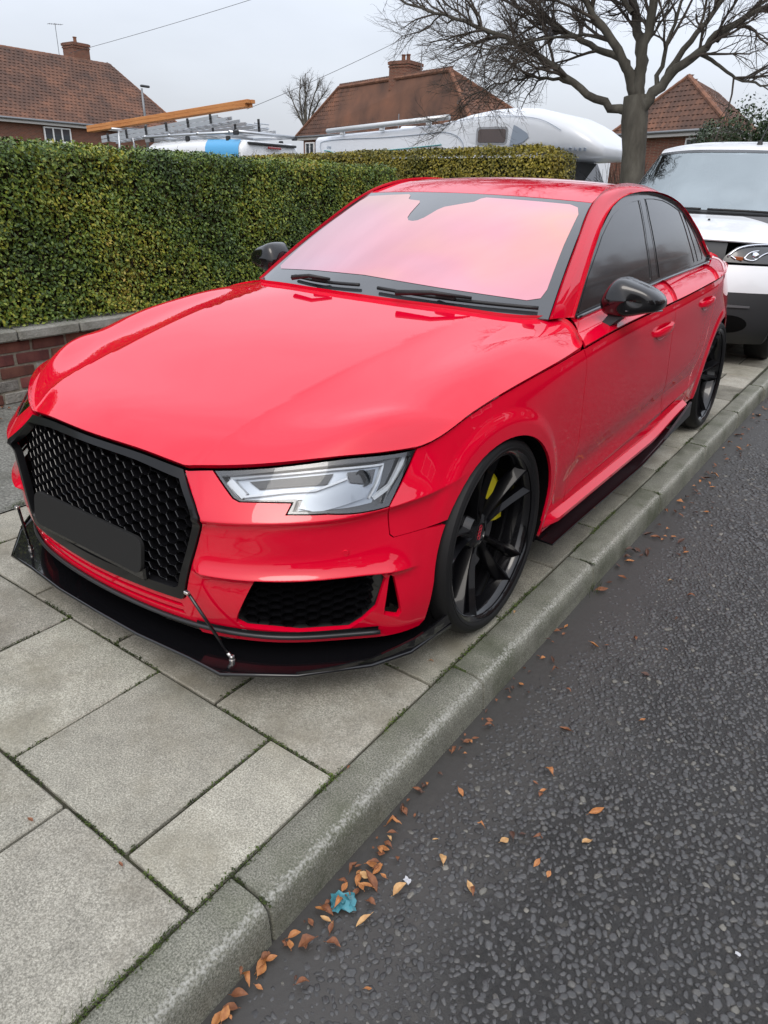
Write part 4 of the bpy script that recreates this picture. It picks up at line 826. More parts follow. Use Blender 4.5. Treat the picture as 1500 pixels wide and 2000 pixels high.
bo=[(0.003,v) for v in np.linspace(-.9285,.9285,60)]+[(u,.9285) for u in np.linspace(.03,1.24,40)]+[(1.262,v) for v in np.linspace(.92,-.92,50)]+[(u,-.9285) for u in np.linspace(1.24,.03,40)]
_xs=np.linspace(.02,1.05,80);_bl=np.stack([_xs,.385+.10*(np.interp(_xs,_bu,BN[:,7,1])+.77)],1)
panel('bonnet',bonnet,bo,RED,car,.022,gap=.001,depth=.014,flip=False,feats=[k for o in (-.03,-.015,-.006,0,.006,.014,.025,.04,.055) for k in (_bl+[0,o],(_bl+[0,o])*[1,-1])])
# ---- windscreen
def wscreen(q):
    q=np.asarray(q,float);b=q[:,0]/.65;a=q[:,1]/.74;b2=b*b
    Bt=np.stack([.724*b,.42+.168*b2,.938-.021*b2],1);Tp=np.stack([.58*b,1.162+.069*b2,1.316-.017*b2],1)
    P=Bt+(Tp-Bt)*a[:,None];k=.016*4*a*(1-a);P[:,1]-=k*.5;P[:,2]+=k*.86
    return P
FILM=mat('iridescent_film',(.78,.40,.44),.03,1.0,1,.0,.5)
_r=noise_col(FILM,[(.25,(.60,.40,.46)),(.42,(.66,.33,.38)),(.55,(.69,.31,.34)),(.70,(.72,.36,.30)),(.85,(.66,.32,.38))],1.1,2,.45,vec=(1.0,1.3,.8),dist=.3)
FRIT=mat('glass_frit',(.035,.038,.042),.06,0,1,.0)
ws=panel('windscreen',wscreen,[(b*.65,a*.74) for b,a in [(-1,0)]+[(x,0) for x in np.linspace(-.95,.95,30)]+[(1,0)]+[(1,x) for x in np.linspace(.05,1,20)]+[(x,1) for x in np.linspace(.95,-.95,30)]+[(-1,x) for x in np.linspace(1,.05,20)]],FRIT,car,.03,gap=.002,depth=.006)
_fr=[(-.93,.945),(-.49,.965),(-.455,.945),(-.43,.905),(-.40,.895),(-.30,.885),(-.275,.86),(-.245,.74),(-.225,.69),(-.19,.66),(-.15,.655),(-.115,.665),(-.085,.70),(-.05,.79),(-.02,.825),(.12,.88),(.17,.90),(.195,.94),(.23,.957),(.86,.955),(.92,.93),(.945,.86),(.94,.55),(.945,.20),(.93,.135),(.87,.11),(.40,.125),(-.10,.15),(-.5,.14),(-.88,.115),(-.93,.14),(-.945,.3),(-.955,.88)]
panel('tinted_pane',wscreen,[(b*.65,a*.74) for b,a in _fr],FILM,ws,.03,gap=0,depth=0,lift=.0015)
# ---- side frames: A pillar, roof rail, C pillar
_wsb=lambda a:tuple(wscreen(np.array([[.65,a*.74]]))[0])
_gl=lambda y,z:tuple(glassf(np.array([[y,z]]))[0])
PI_=[_wsb(.0),_wsb(.27),_wsb(.62),_wsb(1.0),(.560,1.45,1.350),(.548,1.72,1.371),(.545,2.02,1.363),(.548,2.28,1.334),(.555,2.45,1.296),(.57,2.62,1.240),(.605,2.82,1.160),(.635,3.02,1.080),(.655,3.12,1.012)]
PO_=[_gl(.769,.905),_gl(.918,1.034),_gl(1.169,1.198),_gl(1.376,1.283),_gl(1.563,1.326),_gl(1.818,1.346),_gl(2.081,1.338),_gl(2.306,1.304),_gl(2.434,1.259),_gl(2.528,1.203),_gl(2.634,1.140),_gl(2.854,1.016),(.705,3.0,1.0)]
PI_,PO_=np.array(PI_),np.array(PO_)
_tn=np.gradient((PI_+PO_)/2,axis=0);_bn=np.cross(_tn,PO_-PI_);_bn/=np.linalg.norm(_bn,axis=1)[:,None];_bn*=np.sign(_bn[:,2])[:,None]
_w=np.linalg.norm(PO_-PI_,axis=1)[:,None]
PN=np.stack([PI_,PI_*.5+PO_*.5+_bn*np.minimum(.11*_w,np.array([.003]*4+[.010]+[.016]*8)[:,None]),PO_],1)
_pu=np.concatenate([[0],np.cumsum(np.linalg.norm(np.diff(PN[:,1],axis=0),axis=1))]);_sp1,_sp2=Spl(_pu),Spl([0,.06,.12])
pillar=lambda q:np.einsum('ni,ikc,nk->nc',_sp1.w(np.asarray(q)[:,0]),PN,_sp2.w(np.asarray(q)[:,1]))
_po=[(u,0) for u in np.linspace(0,_pu[-1],60)]+[(u,.12) for u in np.linspace(_pu[-1],0,60)]
_pt=[(u,.0) for u in np.linspace(0,_pu[3]+.02,30)]+[(u,.050) for u in np.linspace(_pu[3]+.02,0,30)]
for mm in (False,True):
    panel('windscreen_seal',pillar,_pt,SEAL,ws,.02,gap=0,depth=.004,lift=.004,mirror=mm)
    panel('side_frame',pillar,_po,RED,car,.024,gap=.0012,depth=.012,mirror=mm,flip=False)
# ---- roof, rear window, boot
RC=np.array([(0,1.162,1.316),(0,1.35,1.358),(0,1.6,1.388),(0,1.85,1.397),(0,2.1,1.390),(0,2.35,1.362),(0,2.52,1.330)]);RS=np.array([_wsb(1.0),(.560,1.45,1.350),(.548,1.72,1.371),(.545,2.02,1.363),(.548,2.28,1.334),(.555,2.45,1.296),(.575,2.55,1.262)])
_ru=np.array([0,.19,.44,.69,.94,1.19,1.35]);_sr=Spl(_ru)
def roof(q):
    q=np.asarray(q,float);W=_sr.w(q[:,0]);c=W@RC;s=W@RS;b=q[:,1]/.58;ab=np.abs(b)
    return np.stack([s[:,0]*b,c[:,1]+(s[:,1]-c[:,1])*b*b,c[:,2]+(s[:,2]-c[:,2])*ab**2.3],1)
panel('roof',roof,[(u,.58) for u in np.linspace(0,1.35,40)]+[(1.35,v) for v in np.linspace(.55,-.55,20)]+[(u,-.58) for u in np.linspace(1.35,0,40)]+[(0,v) for v in np.linspace(-.55,.55,20)],RED,car,.03,gap=.0015,flip=True)
def rwin(q):
    q=np.asarray(q,float);b=q[:,0]/.6;a=q[:,1]/.7;T=np.stack([.575*b,2.52-.04*b*b,1.33-.058*b*b],1);B=np.stack([.655*b,3.24-.12*b*b,1.035-.02*b*b],1);P=T+(B-T)*a[:,None];P[:,2]+=.02*4*a*(1-a);return P
panel('rear_window',rwin,[(b*.6,a*.7) for b,a in [(-1,0),(-.5,0),(0,0),(.5,0),(1,0),(1,.3),(1,.6),(1,1),(.5,1),(0,1),(-.5,1),(-1,1),(-1,.6),(-1,.3)]],TINT,car,.06,gap=.002,flip=True)
def boot(q):
    q=np.asarray(q,float);b=q[:,0]/.7;a=q[:,1]/.7;b2=b*b;T=np.stack([.66*b,3.24-.12*b2,1.035-.03*b2],1);B=np.stack([.52*b,3.80-.24*np.abs(b)**3,1.010-.03*b2],1);P=T+(B-T)*a[:,None];P[:,2]+=.008*np.sin(a*math.pi)+.006*smooth((a-.8)/.2);return P
panel('boot_lid',boot,[(b*.7,a*.7) for b,a in [(-1,0),(-.5,0),(0,0),(.5,0),(1,0),(1,.3),(1,.6),(1,1),(.5,1),(0,1),(-.5,1),(-1,1),(-1,.6),(-1,.3)]],RED,car,.05,gap=.002,flip=True)
def tailf(q):
    q=np.asarray(q,float);b=q[:,0]/.7;a=q[:,1]/.11;T=np.stack([.52*b,3.80-.24*np.abs(b)**3,1.016-.03*b*b],1);B=np.stack([.60*b,3.83-.21*np.abs(b)**3,.945+0*b],1);return T+(B-T)*a[:,None]
panel('tail_panel',tailf,[(b*.7,a*.11) for b,a in [(-1,0),(-.5,0),(0,0),(.5,0),(1,0),(1,1),(.5,1),(0,1),(-.5,1),(-1,1)]],RED,car,.05,gap=.001,flip=True)
TAIL=mat('tail_lamp_red',(.25,.004,.006),.08,0,1,.02)
for mm in (1,-1):
    q=inv_side([(.80,.80)],0) if False else None
    obj('tail_light',*grid(np.array([[side(np.array([[s,t]]))[0]*[mm,1,1]+np.array([0,.004,0]) for t in np.linspace(.03,.14,5)] for s in np.linspace(5.0,5.5,14)]),flip=mm>0),TAIL,car,smooth=True)
# ---- windows and black trim
dlo=[(0.769, 0.903), (0.839, 0.968), (0.918, 1.032), (1.035, 1.116), (1.169, 1.196), (1.271, 1.24), (1.376, 1.281), (1.47, 1.305), (1.563, 1.324), (1.691, 1.338), (1.818, 1.343), (1.948, 1.343), (2.081, 1.335), (2.199, 1.32), (2.306, 1.301), (2.378, 1.279), (2.434, 1.256), (2.528, 1.2), (2.634, 1.137), (2.747, 1.071), (2.854, 1.013), (2.814, 0.994), (2.478, 0.989), (2.242, 0.981), (2.006, 0.973), (1.793, 0.962), (1.493, 0.943), (1.184, 0.923), (0.923, 0.905)]
w_f=[(0.837, 0.914), (0.895, 0.976), (0.967, 1.038), (1.073, 1.107), (1.187, 1.175), (1.273, 1.215), (1.369, 1.253), (1.462, 1.277), (1.55, 1.293), (1.645, 1.306), (1.738, 1.313), (1.699, 1.229), (1.665, 1.144), (1.655, 1.063), (1.652, 0.977), (1.464, 0.962), (1.305, 0.952), (1.052, 0.932)]
w_r=[(1.781, 0.981), (1.774, 1.068), (1.784, 1.152), (1.804, 1.237), (1.844, 1.32), (1.964, 1.321), (2.094, 1.314), (2.181, 1.301), (2.261, 1.284), (2.329, 1.267), (2.351, 1.201), (2.372, 1.133), (2.408, 1.068), (2.445, 1.01), (2.194, 0.999), (1.973, 0.989)]
w_q=[(2.537, 1.01), (2.496, 1.069), (2.453, 1.13), (2.423, 1.194), (2.39, 1.249), (2.447, 1.214), (2.507, 1.172), (2.587, 1.102), (2.663, 1.035), (2.655, 1.013)]
bp_=[(1.675, 0.98), (1.676, 1.062), (1.685, 1.144), (1.719, 1.229), (1.761, 1.315), (1.832, 1.322), (1.782, 1.237), (1.762, 1.152), (1.752, 1.069), (1.758, 0.985)]
for mm in (False,True):
    tr=panel('window_trim',glassf,dlo,SEAL,car,.03,gap=0,depth=.012,lift=.004,mirror=mm,flip=True)
    for nm,o in (('front_side_window',w_f),('rear_side_window',w_r),('quarter_window',w_q)): panel(nm,glassf,o,TINT,car,.03,gap=0,depth=.004,lift=.0055,mirror=mm,flip=True)
    panel('door_pillar',glassf,bp_,BLK,tr,.03,gap=0,depth=.004,lift=.007,mirror=mm,flip=True)
    # bright-edged waist moulding under the glass
    wm=[(y,float(_zb(np.array([y]))[0,1])+.006) for y in np.linspace(.80,2.79,50)]
    V,F=tube([np.array(_gl(y,z))+[.008,0,0] for y,z in wm],.008,6);obj('waist_moulding',*( (V,F) if not mm else flipx((V,F))),SEAL,tr,smooth=True)
# ---- grille: frame, honeycomb, backing, number plate
gr_loop=grU+[(.36,.532),(0,.536),(-.36,.532)]+mir(grU)[::-1]
gr_in=[(.376,.026),(.428,.130),(.430,.148),(.358,.480),(.346,.490),(0,.496),(-.346,.490),(-.358,.480),(-.430,.148),(-.428,.130),(-.376,.026)]
gr_loop=gr_loop+[(-.2,T0),(0,T0),(.2,T0)]
grf=panel('grille_frame',side,gr_loop,mat('satin_black',(.006,.006,.007),.38,0,.25,.1,.2),car,.03,gap=.002,depth=.022,holes=[gr_in+[(-.2,.022),(0,.021),(.2,.022)]],flip=True,lift=.007)
gy=lambda x,z:-.838+.26*x*x+.12*(z-.45)
ax_,row_=.0212,.0315;V=[];F=[];poly=np.array([(.358,.640),(.432,.55),(.355,.305),(-.355,.305),(-.432,.55),(-.358,.640)])
for c in range(-16,17):
    for r_ in range(0,14):
        cx=c*1.5*ax_;cz=.30+r_*row_+(row_/2 if c%2 else 0)
        if not pip(poly,np.array([(cx,cz)]))[0]: continue
        hexa=[(1,0),(.5,.5),(-.5,.5),(-1,0),(-.5,-.5),(.5,-.5)];o=len(V)
        for k,dy in ((1.0,0),(.88,-.004),(.82,.002),(.80,.026)):
            for hx,hz in hexa: x=cx+hx*ax_*k;z=cz+hz*row_*k;V.append((x,gy(x,z)+dy,z))
        for lv in range(3):
            for k in range(6): F.append((o+lv*6+k,o+lv*6+(k+1)%6,o+lv*6+6+(k+1)%6,o+lv*6+6+k))
obj('honeycomb_mesh',V,F,BLK,grf)
obj('grille_backing',*grid(np.array([[(x,gy(x,z)+.05,z) for z in np.linspace(.25,.66,6)] for x in np.linspace(-.46,.46,24)])),DARK,grf)
PLATE=mat('plate_dark',(.019,.019,.019),.6,spec=.2)
def rrect(x0,x1,z0,z1,r,n=6):
    o=[]
    for cx,cz,a in((x1-r,z1-r,0),(x0+r,z1-r,90),(x0+r,z0+r,180),(x1-r,z0+r,270)): o+=[(cx+r*math.cos(R(a+90*k/n)),cz+r*math.sin(R(a+90*k/n))) for k in range(n+1)]
    return o
pl=solid('number_plate',prism(rrect(-.262,.262,-.053,.053,.030),'y',-.006,.006),PLATE,car,bevel=.002);pl.location=(0,-.874,.402);pl.rotation_euler=(R(-8),0,0)
solid('plate_holder',box((0,-.862,.343),(.51,.020,.045),.006),BLK,car)
sens=inv_side([(.7715,.4725)],0)
# ---- lower trim: black blade under grille and intakes, gloss splitter and its rods
_tl=[(s,.614-.004*math.cos(s*3)) for s in np.linspace(-.93,.93,80)]
P=side(np.array(_tl));n=snormal(side,np.array(_tl))*-1
obj('lower_blade',*tube([tuple(p+q*.006) for p,q in zip(P,n)],.007,8),TRIM,car,smooth=True)
for m_ in (1,-1):
    q=np.array([(s,t) for s in np.linspace(.40,.925,30) for t in np.linspace(.598,.614,3)]);Pp=side(q);nn=-snormal(side,q);A=(Pp+nn*.003).reshape(30,3,3)*[m_,1,1];obj('blade_skirt',*grid(A,flip=m_<0),BLK,car,smooth=True)
sp=[(0,-.882),(.20,-.880),(.40,-.862),(.525,-.858),(.69,-.735),(.82,-.575),(.872,-.455),(.897,-.278)]
spi=[(.80,-.265),(.77,-.42),(.70,-.52),(.56,-.64),(.42,-.74),(.2,-.78),(0,-.785)]
outl=sp+spi;outl=outl+[(-x,y) for x,y in outl[::-1] if x>0]
def plate3(pts,zf,th):
    n=len(pts);V=[(x,y,zf(x,y)) for x,y in pts]+[(x,y,zf(x,y)-th) for x,y in pts];return V,[tuple(range(n))[::-1],tuple(range(n,2*n))]+[(i,(i+1)%n,(i+1)%n+n,i+n) for i in range(n)]
zf=lambda x,y:.132+max(0,(y+.42))*.10
k=len(sp);strips=[]
def tri_plate(outer,inner,zf,th):
    o=np.array(outer,float);i=np.array(inner,float);n=48
    rs=lambda a:np.stack([np.interp(np.linspace(0,1,n),np.concatenate([[0],np.cumsum(np.linalg.norm(np.diff(a,axis=0),axis=1))])/np.sum(np.linalg.norm(np.diff(a,axis=0),axis=1)),a[:,k]) for k in (0,1)],1)
    A=np.concatenate([o[::-1]*[-1,1],o[1:]]);B=np.concatenate([i*[-1,1],i[::-1][1:]]);A,B=rs(A),rs(B);n_=len(A)
    ring_=[]
    for e,(pt,dz) in enumerate(((B,0),(A,-.0),(A,-th),(B,-th))): ring_.append([(x,y,zf(x,y)+dz) for x,y in pt])
    return grid(np.array(ring_).transpose(1,0,2),close_v=True)
spl_=solid('splitter',tri_plate(sp,spi,zf,.012),BLK,car,bevel=.0015)
_se=[(-x,y) for x,y in sp[::-1][:-1]]+sp
obj('splitter_edge',*tube([(x,y,zf(x,y)-.005) for x,y in _se],.0062,8),BLK,spl_,smooth=True)
def winglet(m_):
    q=[(.690,-.735,.006),(.76,-.655,.012),(.822,-.568,.020),(.850,-.50,.028),(.873,-.44,.036),(.888,-.36,.046),(.898,-.275,.060)]
    A=np.array([[(m_*x,y,.125),(m_*(x+.004),y,.132+h),(m_*(x-.003),y,.132+h),(m_*(x-.008),y,.128)] for x,y,h in q])
    V,F=grid(A,close_v=True);F+=[(0,1,2,3),(24,25,26,27)];return solid('splitter_winglet',(V,F),BLK,car)
for m_ in (1,-1):
    winglet(m_)
    a=Vector((m_*.418,-.856,.340));b=Vector((m_*.508,-.800,.136));rod=obj('splitter_rod',*tube([a,a.lerp(b,.5),b],.0048,10),BLK,car,smooth=True)
    solid('rod_bracket',box(a+Vector((0,-.004,.004)),(.016,.012,.010),.002),CHR,rod);obj('rod_bracket',*tube([a,a.lerp(b,.10)],.0045,10),CHR,rod,smooth=True)
    solid('rod_bracket',box(b+Vector((0,0,.002)),(.012,.014,.022),.003),CHR,rod);obj('rod_bracket',*tube([b,b.lerp(a,.10)],.0055,10),CHR,rod,smooth=True)
    obj('rod_bracket',*lathe([(-.004,.0),(-.004,.009),(.004,.009),(.004,0)],12,'z'),CHR,rod).location=b-Vector((0,0,.005))
# ---- side air intakes
ctr=np.array([.73,.49])
for m_ in (1,-1):
    it=empty('air_intake');it.parent=car;it['label']='black honeycomb air intake in bumper corner'
    ip=np.array(intake);P=side_base(ip);nn=-snormal(side_base,ip);lv=[side(ip)-nn*.012,P-nn*.05,P-nn*.075]
    A=np.stack(lv,1)*[m_,1,1];obj('intake_wall',*grid(A,close_u=True),MBLK,it,smooth=False)
    V=[];F=[]
    for c in range(0,14):
        for r_ in range(0,9):
            s=.53+c*.0345;t=.375+r_*.030+(.015 if c%2 else 0)
            if not pip(ip,np.array([(s,t)]))[0] or s>.875: continue
            o=len(V)
            for kk,dp in ((1.0,.020),(.90,.015),(.87,.040)):
                for hx,hz in [(1.18,0),(.62,.5),(-.62,.5),(-1.18,0),(-.62,-.5),(.62,-.5)]:
                    q=np.array([[s+hx*.0192*kk,t+hz*.030*kk]]);p=side_base(q)[0]+snormal(side_base,q)[0]*dp;V.append((m_*p[0],p[1],p[2]))
            for l_ in range(2):
                for k in range(6): F.append((o+l_*6+k,o+l_*6+(k+1)%6,o+l_*6+6+(k+1)%6,o+l_*6+6+k))
    obj('intake_mesh',V,F,BLK,it)
    q=np.array([(s,t) for s in np.linspace(.50,1.0,20) for t in np.linspace(.36,.62,10)]);obj('intake_backing',*grid(((side_base(q)+snormal(side_base,q)*.085)*[m_,1,1]).reshape(20,10,3)),DARK,it)
    q=np.array([(s,t) for s in np.linspace(.865,.94,6) for t in np.linspace(.385,.60,8)]);A=(side_base(q)+snormal(side_base,q)*(.055-.05*((q[:,0]-.865)/.075)**1.0)[:,None])*[m_,1,1];obj('intake_fin',*grid(A.reshape(6,8,3)),BLK,it,smooth=True)
# ---- headlights
SILV=mat('lamp_silver',(.40,.44,.49),.30,.5);DRL=mat('lamp_white',(.80,.85,.90),.18,0,1,.05);LAMPB=mat('lamp_dark',(.012,.014,.017),.15,0,1,.03);GREY=mat('lamp_grey',(.05,.06,.07),.5)
LENS=bpy.data.materials.new('clear_lens');LENS.use_nodes=True;_t=LENS.node_tree;_t.nodes.clear()
_o=N(_t,'ShaderNodeOutputMaterial');_m=N(_t,'ShaderNodeMixShader');_tr=N(_t,'ShaderNodeBsdfTransparent');_tr.inputs[0].default_value=(.93,.95,.97,1);_gl2=N(_t,'ShaderNodeBsdfGlossy');_gl2.inputs['Roughness'].default_value=.02;_fr2=N(_t,'ShaderNodeFresnel');_fr2.inputs[0].default_value=1.5
L(_t,_fr2.outputs[0],_m.inputs[0]);L(_t,_tr.outputs[0],_m.inputs[1]);L(_t,_gl2.outputs[0],_m.inputs[2]);L(_t,_m.outputs[0],_o.inputs[0])
MATS['lens']=LENS
lamp=[(.484,T0)]+lampU[1:]+[(.986,.060),(1.042,T0)]+[(s,T0) for s in np.linspace(1.0,.52,14)]
def rib(path,w,h,lift,m_):
    """raised bar along a uv path, standing above the lamp floor"""
    q=resample(path+path[::-1][1:-1],.02) if False else np.array(path,float)
    d=[np.linspace(0,1,9)[:,None]*(q[i+1]-q[i])+q[i] for i in range(len(q)-1)];q=np.concatenate([x[:-1] for x in d]+[q[-1:]])
    P=side_base(q);n=-snormal(side_base,q);t=np.gradient(P,axis=0);b=np.cross(n,t);b/=np.linalg.norm(b,axis=1)[:,None]
    A=np.stack([P+n*lift-b*w/2,P+n*(lift+h)-b*w*.35,P+n*(lift+h)+b*w*.35,P+n*lift+b*w/2],1)*[m_,1,1];return grid(A,flip=m_<0)
for mm in (False,True):
    m_=-1 if mm else 1
    hl=panel('headlight',side,lamp,LAMPB,car,.02,gap=.003,depth=.004,flip=True,lift=-.045,mirror=mm)
    hl['label']='angular clear headlight with white angular running light'
    panel('lamp_bezel',side,lamp,LAMPB,hl,.02,gap=.002,depth=.045,flip=True,lift=-.004,mirror=mm,holes=[[(.508,.014),(.548,.055),(.560,.060),(.700,.066),(.690,.094),(.780,.096),(.880,.108),(.918,.110),(.968,.060),(1.014,.014),(.8,.013),(.65,.012)]])
    panel('lamp_reflector',side,[(.51,.012),(.60,.012),(.80,.014),(.95,.016),(.93,.060),(.90,.100),(.78,.094),(.70,.090),(.71,.066),(.56,.060)],SILV,hl,.02,gap=0,depth=.002,flip=True,lift=-.036,mirror=mm)
    panel('lamp_slot',side,[(.568,.021),(.65,.021),(.797,.023),(.778,.041),(.70,.039),(.592,.036)],GREY,hl,.02,gap=0,depth=.006,flip=True,lift=-.026,mirror=mm)
    panel('lamp_cowl',side,[(.70,.085),(.78,.060),(.84,.046),(.905,.060),(.880,.084),(.75,.098)],SILV,hl,.02,gap=0,depth=.004,flip=True,lift=-.022,mirror=mm)
    panel('lamp_slot',side,[(.836,.024),(.918,.026),(.903,.056),(.845,.044)],LAMPB,hl,.02,gap=0,depth=.006,flip=True,lift=-.024,mirror=mm)
    q=np.array([[.884,.040]]);c=side_base(q)[0]+snormal(side_base,q)[0]*.012;lens=obj('projector',*lathe([(0,.0),(-.004,.012),(-.010,.019),(-.018,.022),(-.02,.0225)],24,'y'),GREY,hl,smooth=True);lens.location=(m_*c[0],c[1]+.01,c[2])
    obj('daytime_strip',*rib([(.521,.014),(.60,.013),(.80,.016),(.941,.020),(.918,.061),(.893,.096)],.007,.010,-.030,m_),DRL,hl)
    obj('daytime_strip',*rib([(.518,.018),(.538,.036),(.556,.052)],.026,.012,-.032,m_),DRL,hl)
    obj('daytime_strip',*rib([(.552,.052),(.66,.050),(.745,.052),(.835,.036)],.008,.010,-.030,m_),DRL,hl)
    obj('daytime_strip',*rib([(1.008,.012),(.955,.080),(.905,.101)],.014,.010,-.030,m_),DRL,hl)
    obj('daytime_strip',*rib([(.50,.009),(.70,.009),(.95,.010)],.006,.004,-.014,m_),GREY,hl)
    panel('lens',side,lamp,LENS,hl,.02,gap=.0025,depth=0,flip=True,lift=-.001,mirror=mm)
# ---- wheels
YEL=mat('calliper_yellow',(.62,.52,.01),.35,0,.5);STEEL=mat('brake_steel',(.35,.35,.36),.35,.9);LOGO=mat('cap_red',(.45,.01,.03),.4)
tyre_p=[(-.118,.272),(-.127,.284),(-.1275,.298),(-.122,.312),(-.112,.321),(-.095,.3265),(-.062,.328),(-.060,.322),(-.054,.322),(-.052,.3285),(-.004,.329),(-.002,.322),(.004,.322),(.006,.329),(.052,.3285),(.054,.322),(.060,.322),(.062,.328),(.095,.3265),(.112,.321),(.119,.314),(.1205,.3135),(.1245,.306),(.1265,.300),(.125,.294),(.1265,.292),(.124,.286),(.116,.276)]
rim_p=[(.113,.268),(.119,.274),(.1225,.281),(.1205,.2855),(.117,.287),(.112,.2845),(.112,.276),(.106,.266),(.085,.258),(-.10,.252),(-.112,.262),(-.11,.28)]
tyreM=mesh('tyre',*lathe(tyre_p,96),smooth=True,sharp=35);rimM=mesh('rim',*lathe(rim_p,72),smooth=True,sharp=40);discM=mesh('brake_disc',*lathe([(-.012,.07),(.012,.07),(.012,.185),(-.012,.185)],48,closed=True),smooth=True,sharp=30)
for me_,m_ in ((tyreM,RUB),(rimM,BLK),(discM,STEEL)): fix(me_);me_.materials.append(m_);
def spoke():
    A=[]
    for i,r in enumerate(np.linspace(.030,.266,11)):
        a=(r-.030)/.236;w=.0105+.003*a+.010*a**3;x=.050+.052*a**1.6;y0=.011+.042*a**1.15
        A.append([(x-.05+.02*a,r,y0-w),(x-.010,r,y0-w),(x+.008,r,y0-w*.25),(x+.006,r,y0+w*.05),(x-.022,r,y0+w*.95),(x-.05+.02*a,r,y0+w)])
    V,F=grid(np.array(A),close_v=True);return V,F
def spoke_mesh(sg):
    V,F=spoke();V=[(x,sg*y,z) for x,z,y in V] if sg<0 else [(x,y,z) for x,z,y in V]
    me=mesh('spoke',V,F);fix(me);me.polygons.foreach_set('use_smooth',[True]*len(me.polygons));me.set_sharp_from_angle(angle=R(24));me.materials.append(mat('spoke_black',(.003,.003,.004),.3,0,.32,.03,.1));return me
SPK=[spoke_mesh(1),spoke_mesh(-1)]
hubM=mesh('hub',*lathe([(-.06,.075),(.03,.075),(.052,.060),(.060,.040),(.062,.033),(.056,.031),(.056,.0)],40),smooth=True,sharp=30);fix(hubM);hubM.materials.append(BLK)
def torus(R0,r,n=20,m=6):
    return grid(np.array([[(r*math.sin(2*math.pi*j/m),(R0+r*math.cos(2*math.pi*j/m))*math.cos(2*math.pi*i/n),(R0+r*math.cos(2*math.pi*j/m))*math.sin(2*math.pi*i/n)) for j in range(m)] for i in range(n)]),True,True)
def cal_mesh():
    A=[]
    for a in np.linspace(R(-25),R(62),14):
        A.append([(x,r*math.cos(a),r*math.sin(a)) for x,r in((-.03,.125),(.034,.118),(.040,.150),(.038,.190),(.030,.205),(-.03,.205))])
    V,F=grid(np.array(A),close_v=True);F+=[tuple(range(6)),tuple(78+k for k in range(6))];me=mesh('brake_calliper',V,F);fix(me);me.materials.append(YEL);return me
CAL=cal_mesh()
def wheel(sx,y,camb,rot,lab=None):
    e=empty('wheel',(sx*.778,y,.329));e.parent=car;e.rotation_euler=(0,R(-camb)*sx,0 if sx>0 else math.pi)
    for me_ in (tyreM,rimM,discM,hubM): obj(me_.name.split('.')[0],me_,None,None,e)
    sp_=obj('rim_centre',*lathe([(.0555,.0),(.0565,.030),(.058,.031)],24),MBLK,e,smooth=True)
    for k in range(4): o=obj('emblem_ring',*torus(.0078,.0011),LOGO,sp_);o.location=(.059,(k-1.5)*.0108*math.sin(R(62)),(k-1.5)*.0108*math.cos(R(62)));o.location=(.059,(k-1.5)*.0095*.35,(k-1.5)*.0105)
    for k in range(5):
        for s_ in SPK:
            o=obj('spoke',s_,None,None,e);o.rotation_euler=(R(72*k+rot),0,0)
    c=obj('brake_calliper',CAL,None,None,e);c.rotation_euler=(R(20 if sx>0 else 20),0,0)
    return e
wheel(1,-.02,2.2,8);wheel(-1,-.02,2.2,30);wheel(1,2.82,2.4,50);wheel(-1,2.82,2.4,12)
# ---- arch liners and underbody
for sx in (1,-1):
    for A_ in (AF,AR):
        ar=arch(A_['yc'],A_['a']+.012,A_['b']+.012,-25,205,30);P3=side(inv_side(ar.clip([-9,.2],[9,9])))
        G=np.array([[(sx*x,y_,z_) for x in (.60,P_[0]-.006)] for P_,(y_,z_) in zip(P3,ar)]);obj('arch_liner',*grid(G),DARK,car)
solid('underbody',box((0,1.55,.36),(1.20,4.1,.36)),DARK,car)
for sx in (1,-1): solid('underbody',box((sx*.70,1.40,.36),(.34,1.9,.36)),DARK,car)
solid('cabin_lining',box((0,1.6,.70),(1.35,2.4,.34)),DARK,car);solid('cabin_lining',box((0,-.15,.56),(1.1,.85,.20)),DARK,car)
# ---- sills, skirts
for sx in (1,-1):
    ys=np.linspace(.36,2.20,40);A=[]
    for y in ys:
        lift=.055*smooth((y-1.55)/.65);e=smooth((y-.36)/.10)
        A.append([(sx*(.870),y,.262+lift),(sx*(.896),y,.258+lift),(sx*(.900+.022*e),y,.238+lift),(sx*(.900+.020*e),y,.222+lift),(sx*.885,y,.196+lift*.8),(sx*.85,y,.185+lift*.6)])
    solid('sill',grid(np.array(A)),RED,car,smooth=True,sharp=28)
    q=[(.37,.166),(.6,.168),(1.0,.166),(1.4,.164),(1.70,.190),(1.9,.214)]
    yy=np.linspace(.365,1.92,30);zz=np.interp(yy,[a for a,b in q],[b for a,b in q]);A=[[(sx*.82,y,z+.014),(sx*.935,y,z+.002),(sx*.945,y,z+.004),(sx*.945,y,z-.004),(sx*.82,y,z)] for y,z in zip(yy,zz)]
    sk=solid('side_skirt',(lambda g:(g[0],g[1]+[(0,1,2,3,4),(149,148,147,146,145)]))(grid(np.array(A),close_v=True)),BLK,car)
    solid('skirt_fin',prism([(1.70,.182),(1.92,.205),(2.24,.222),(2.222,.305),(2.13,.282),(1.86,.224)],'x',sx*.930,sx*.942),TRIM,sk,bevel=.001)
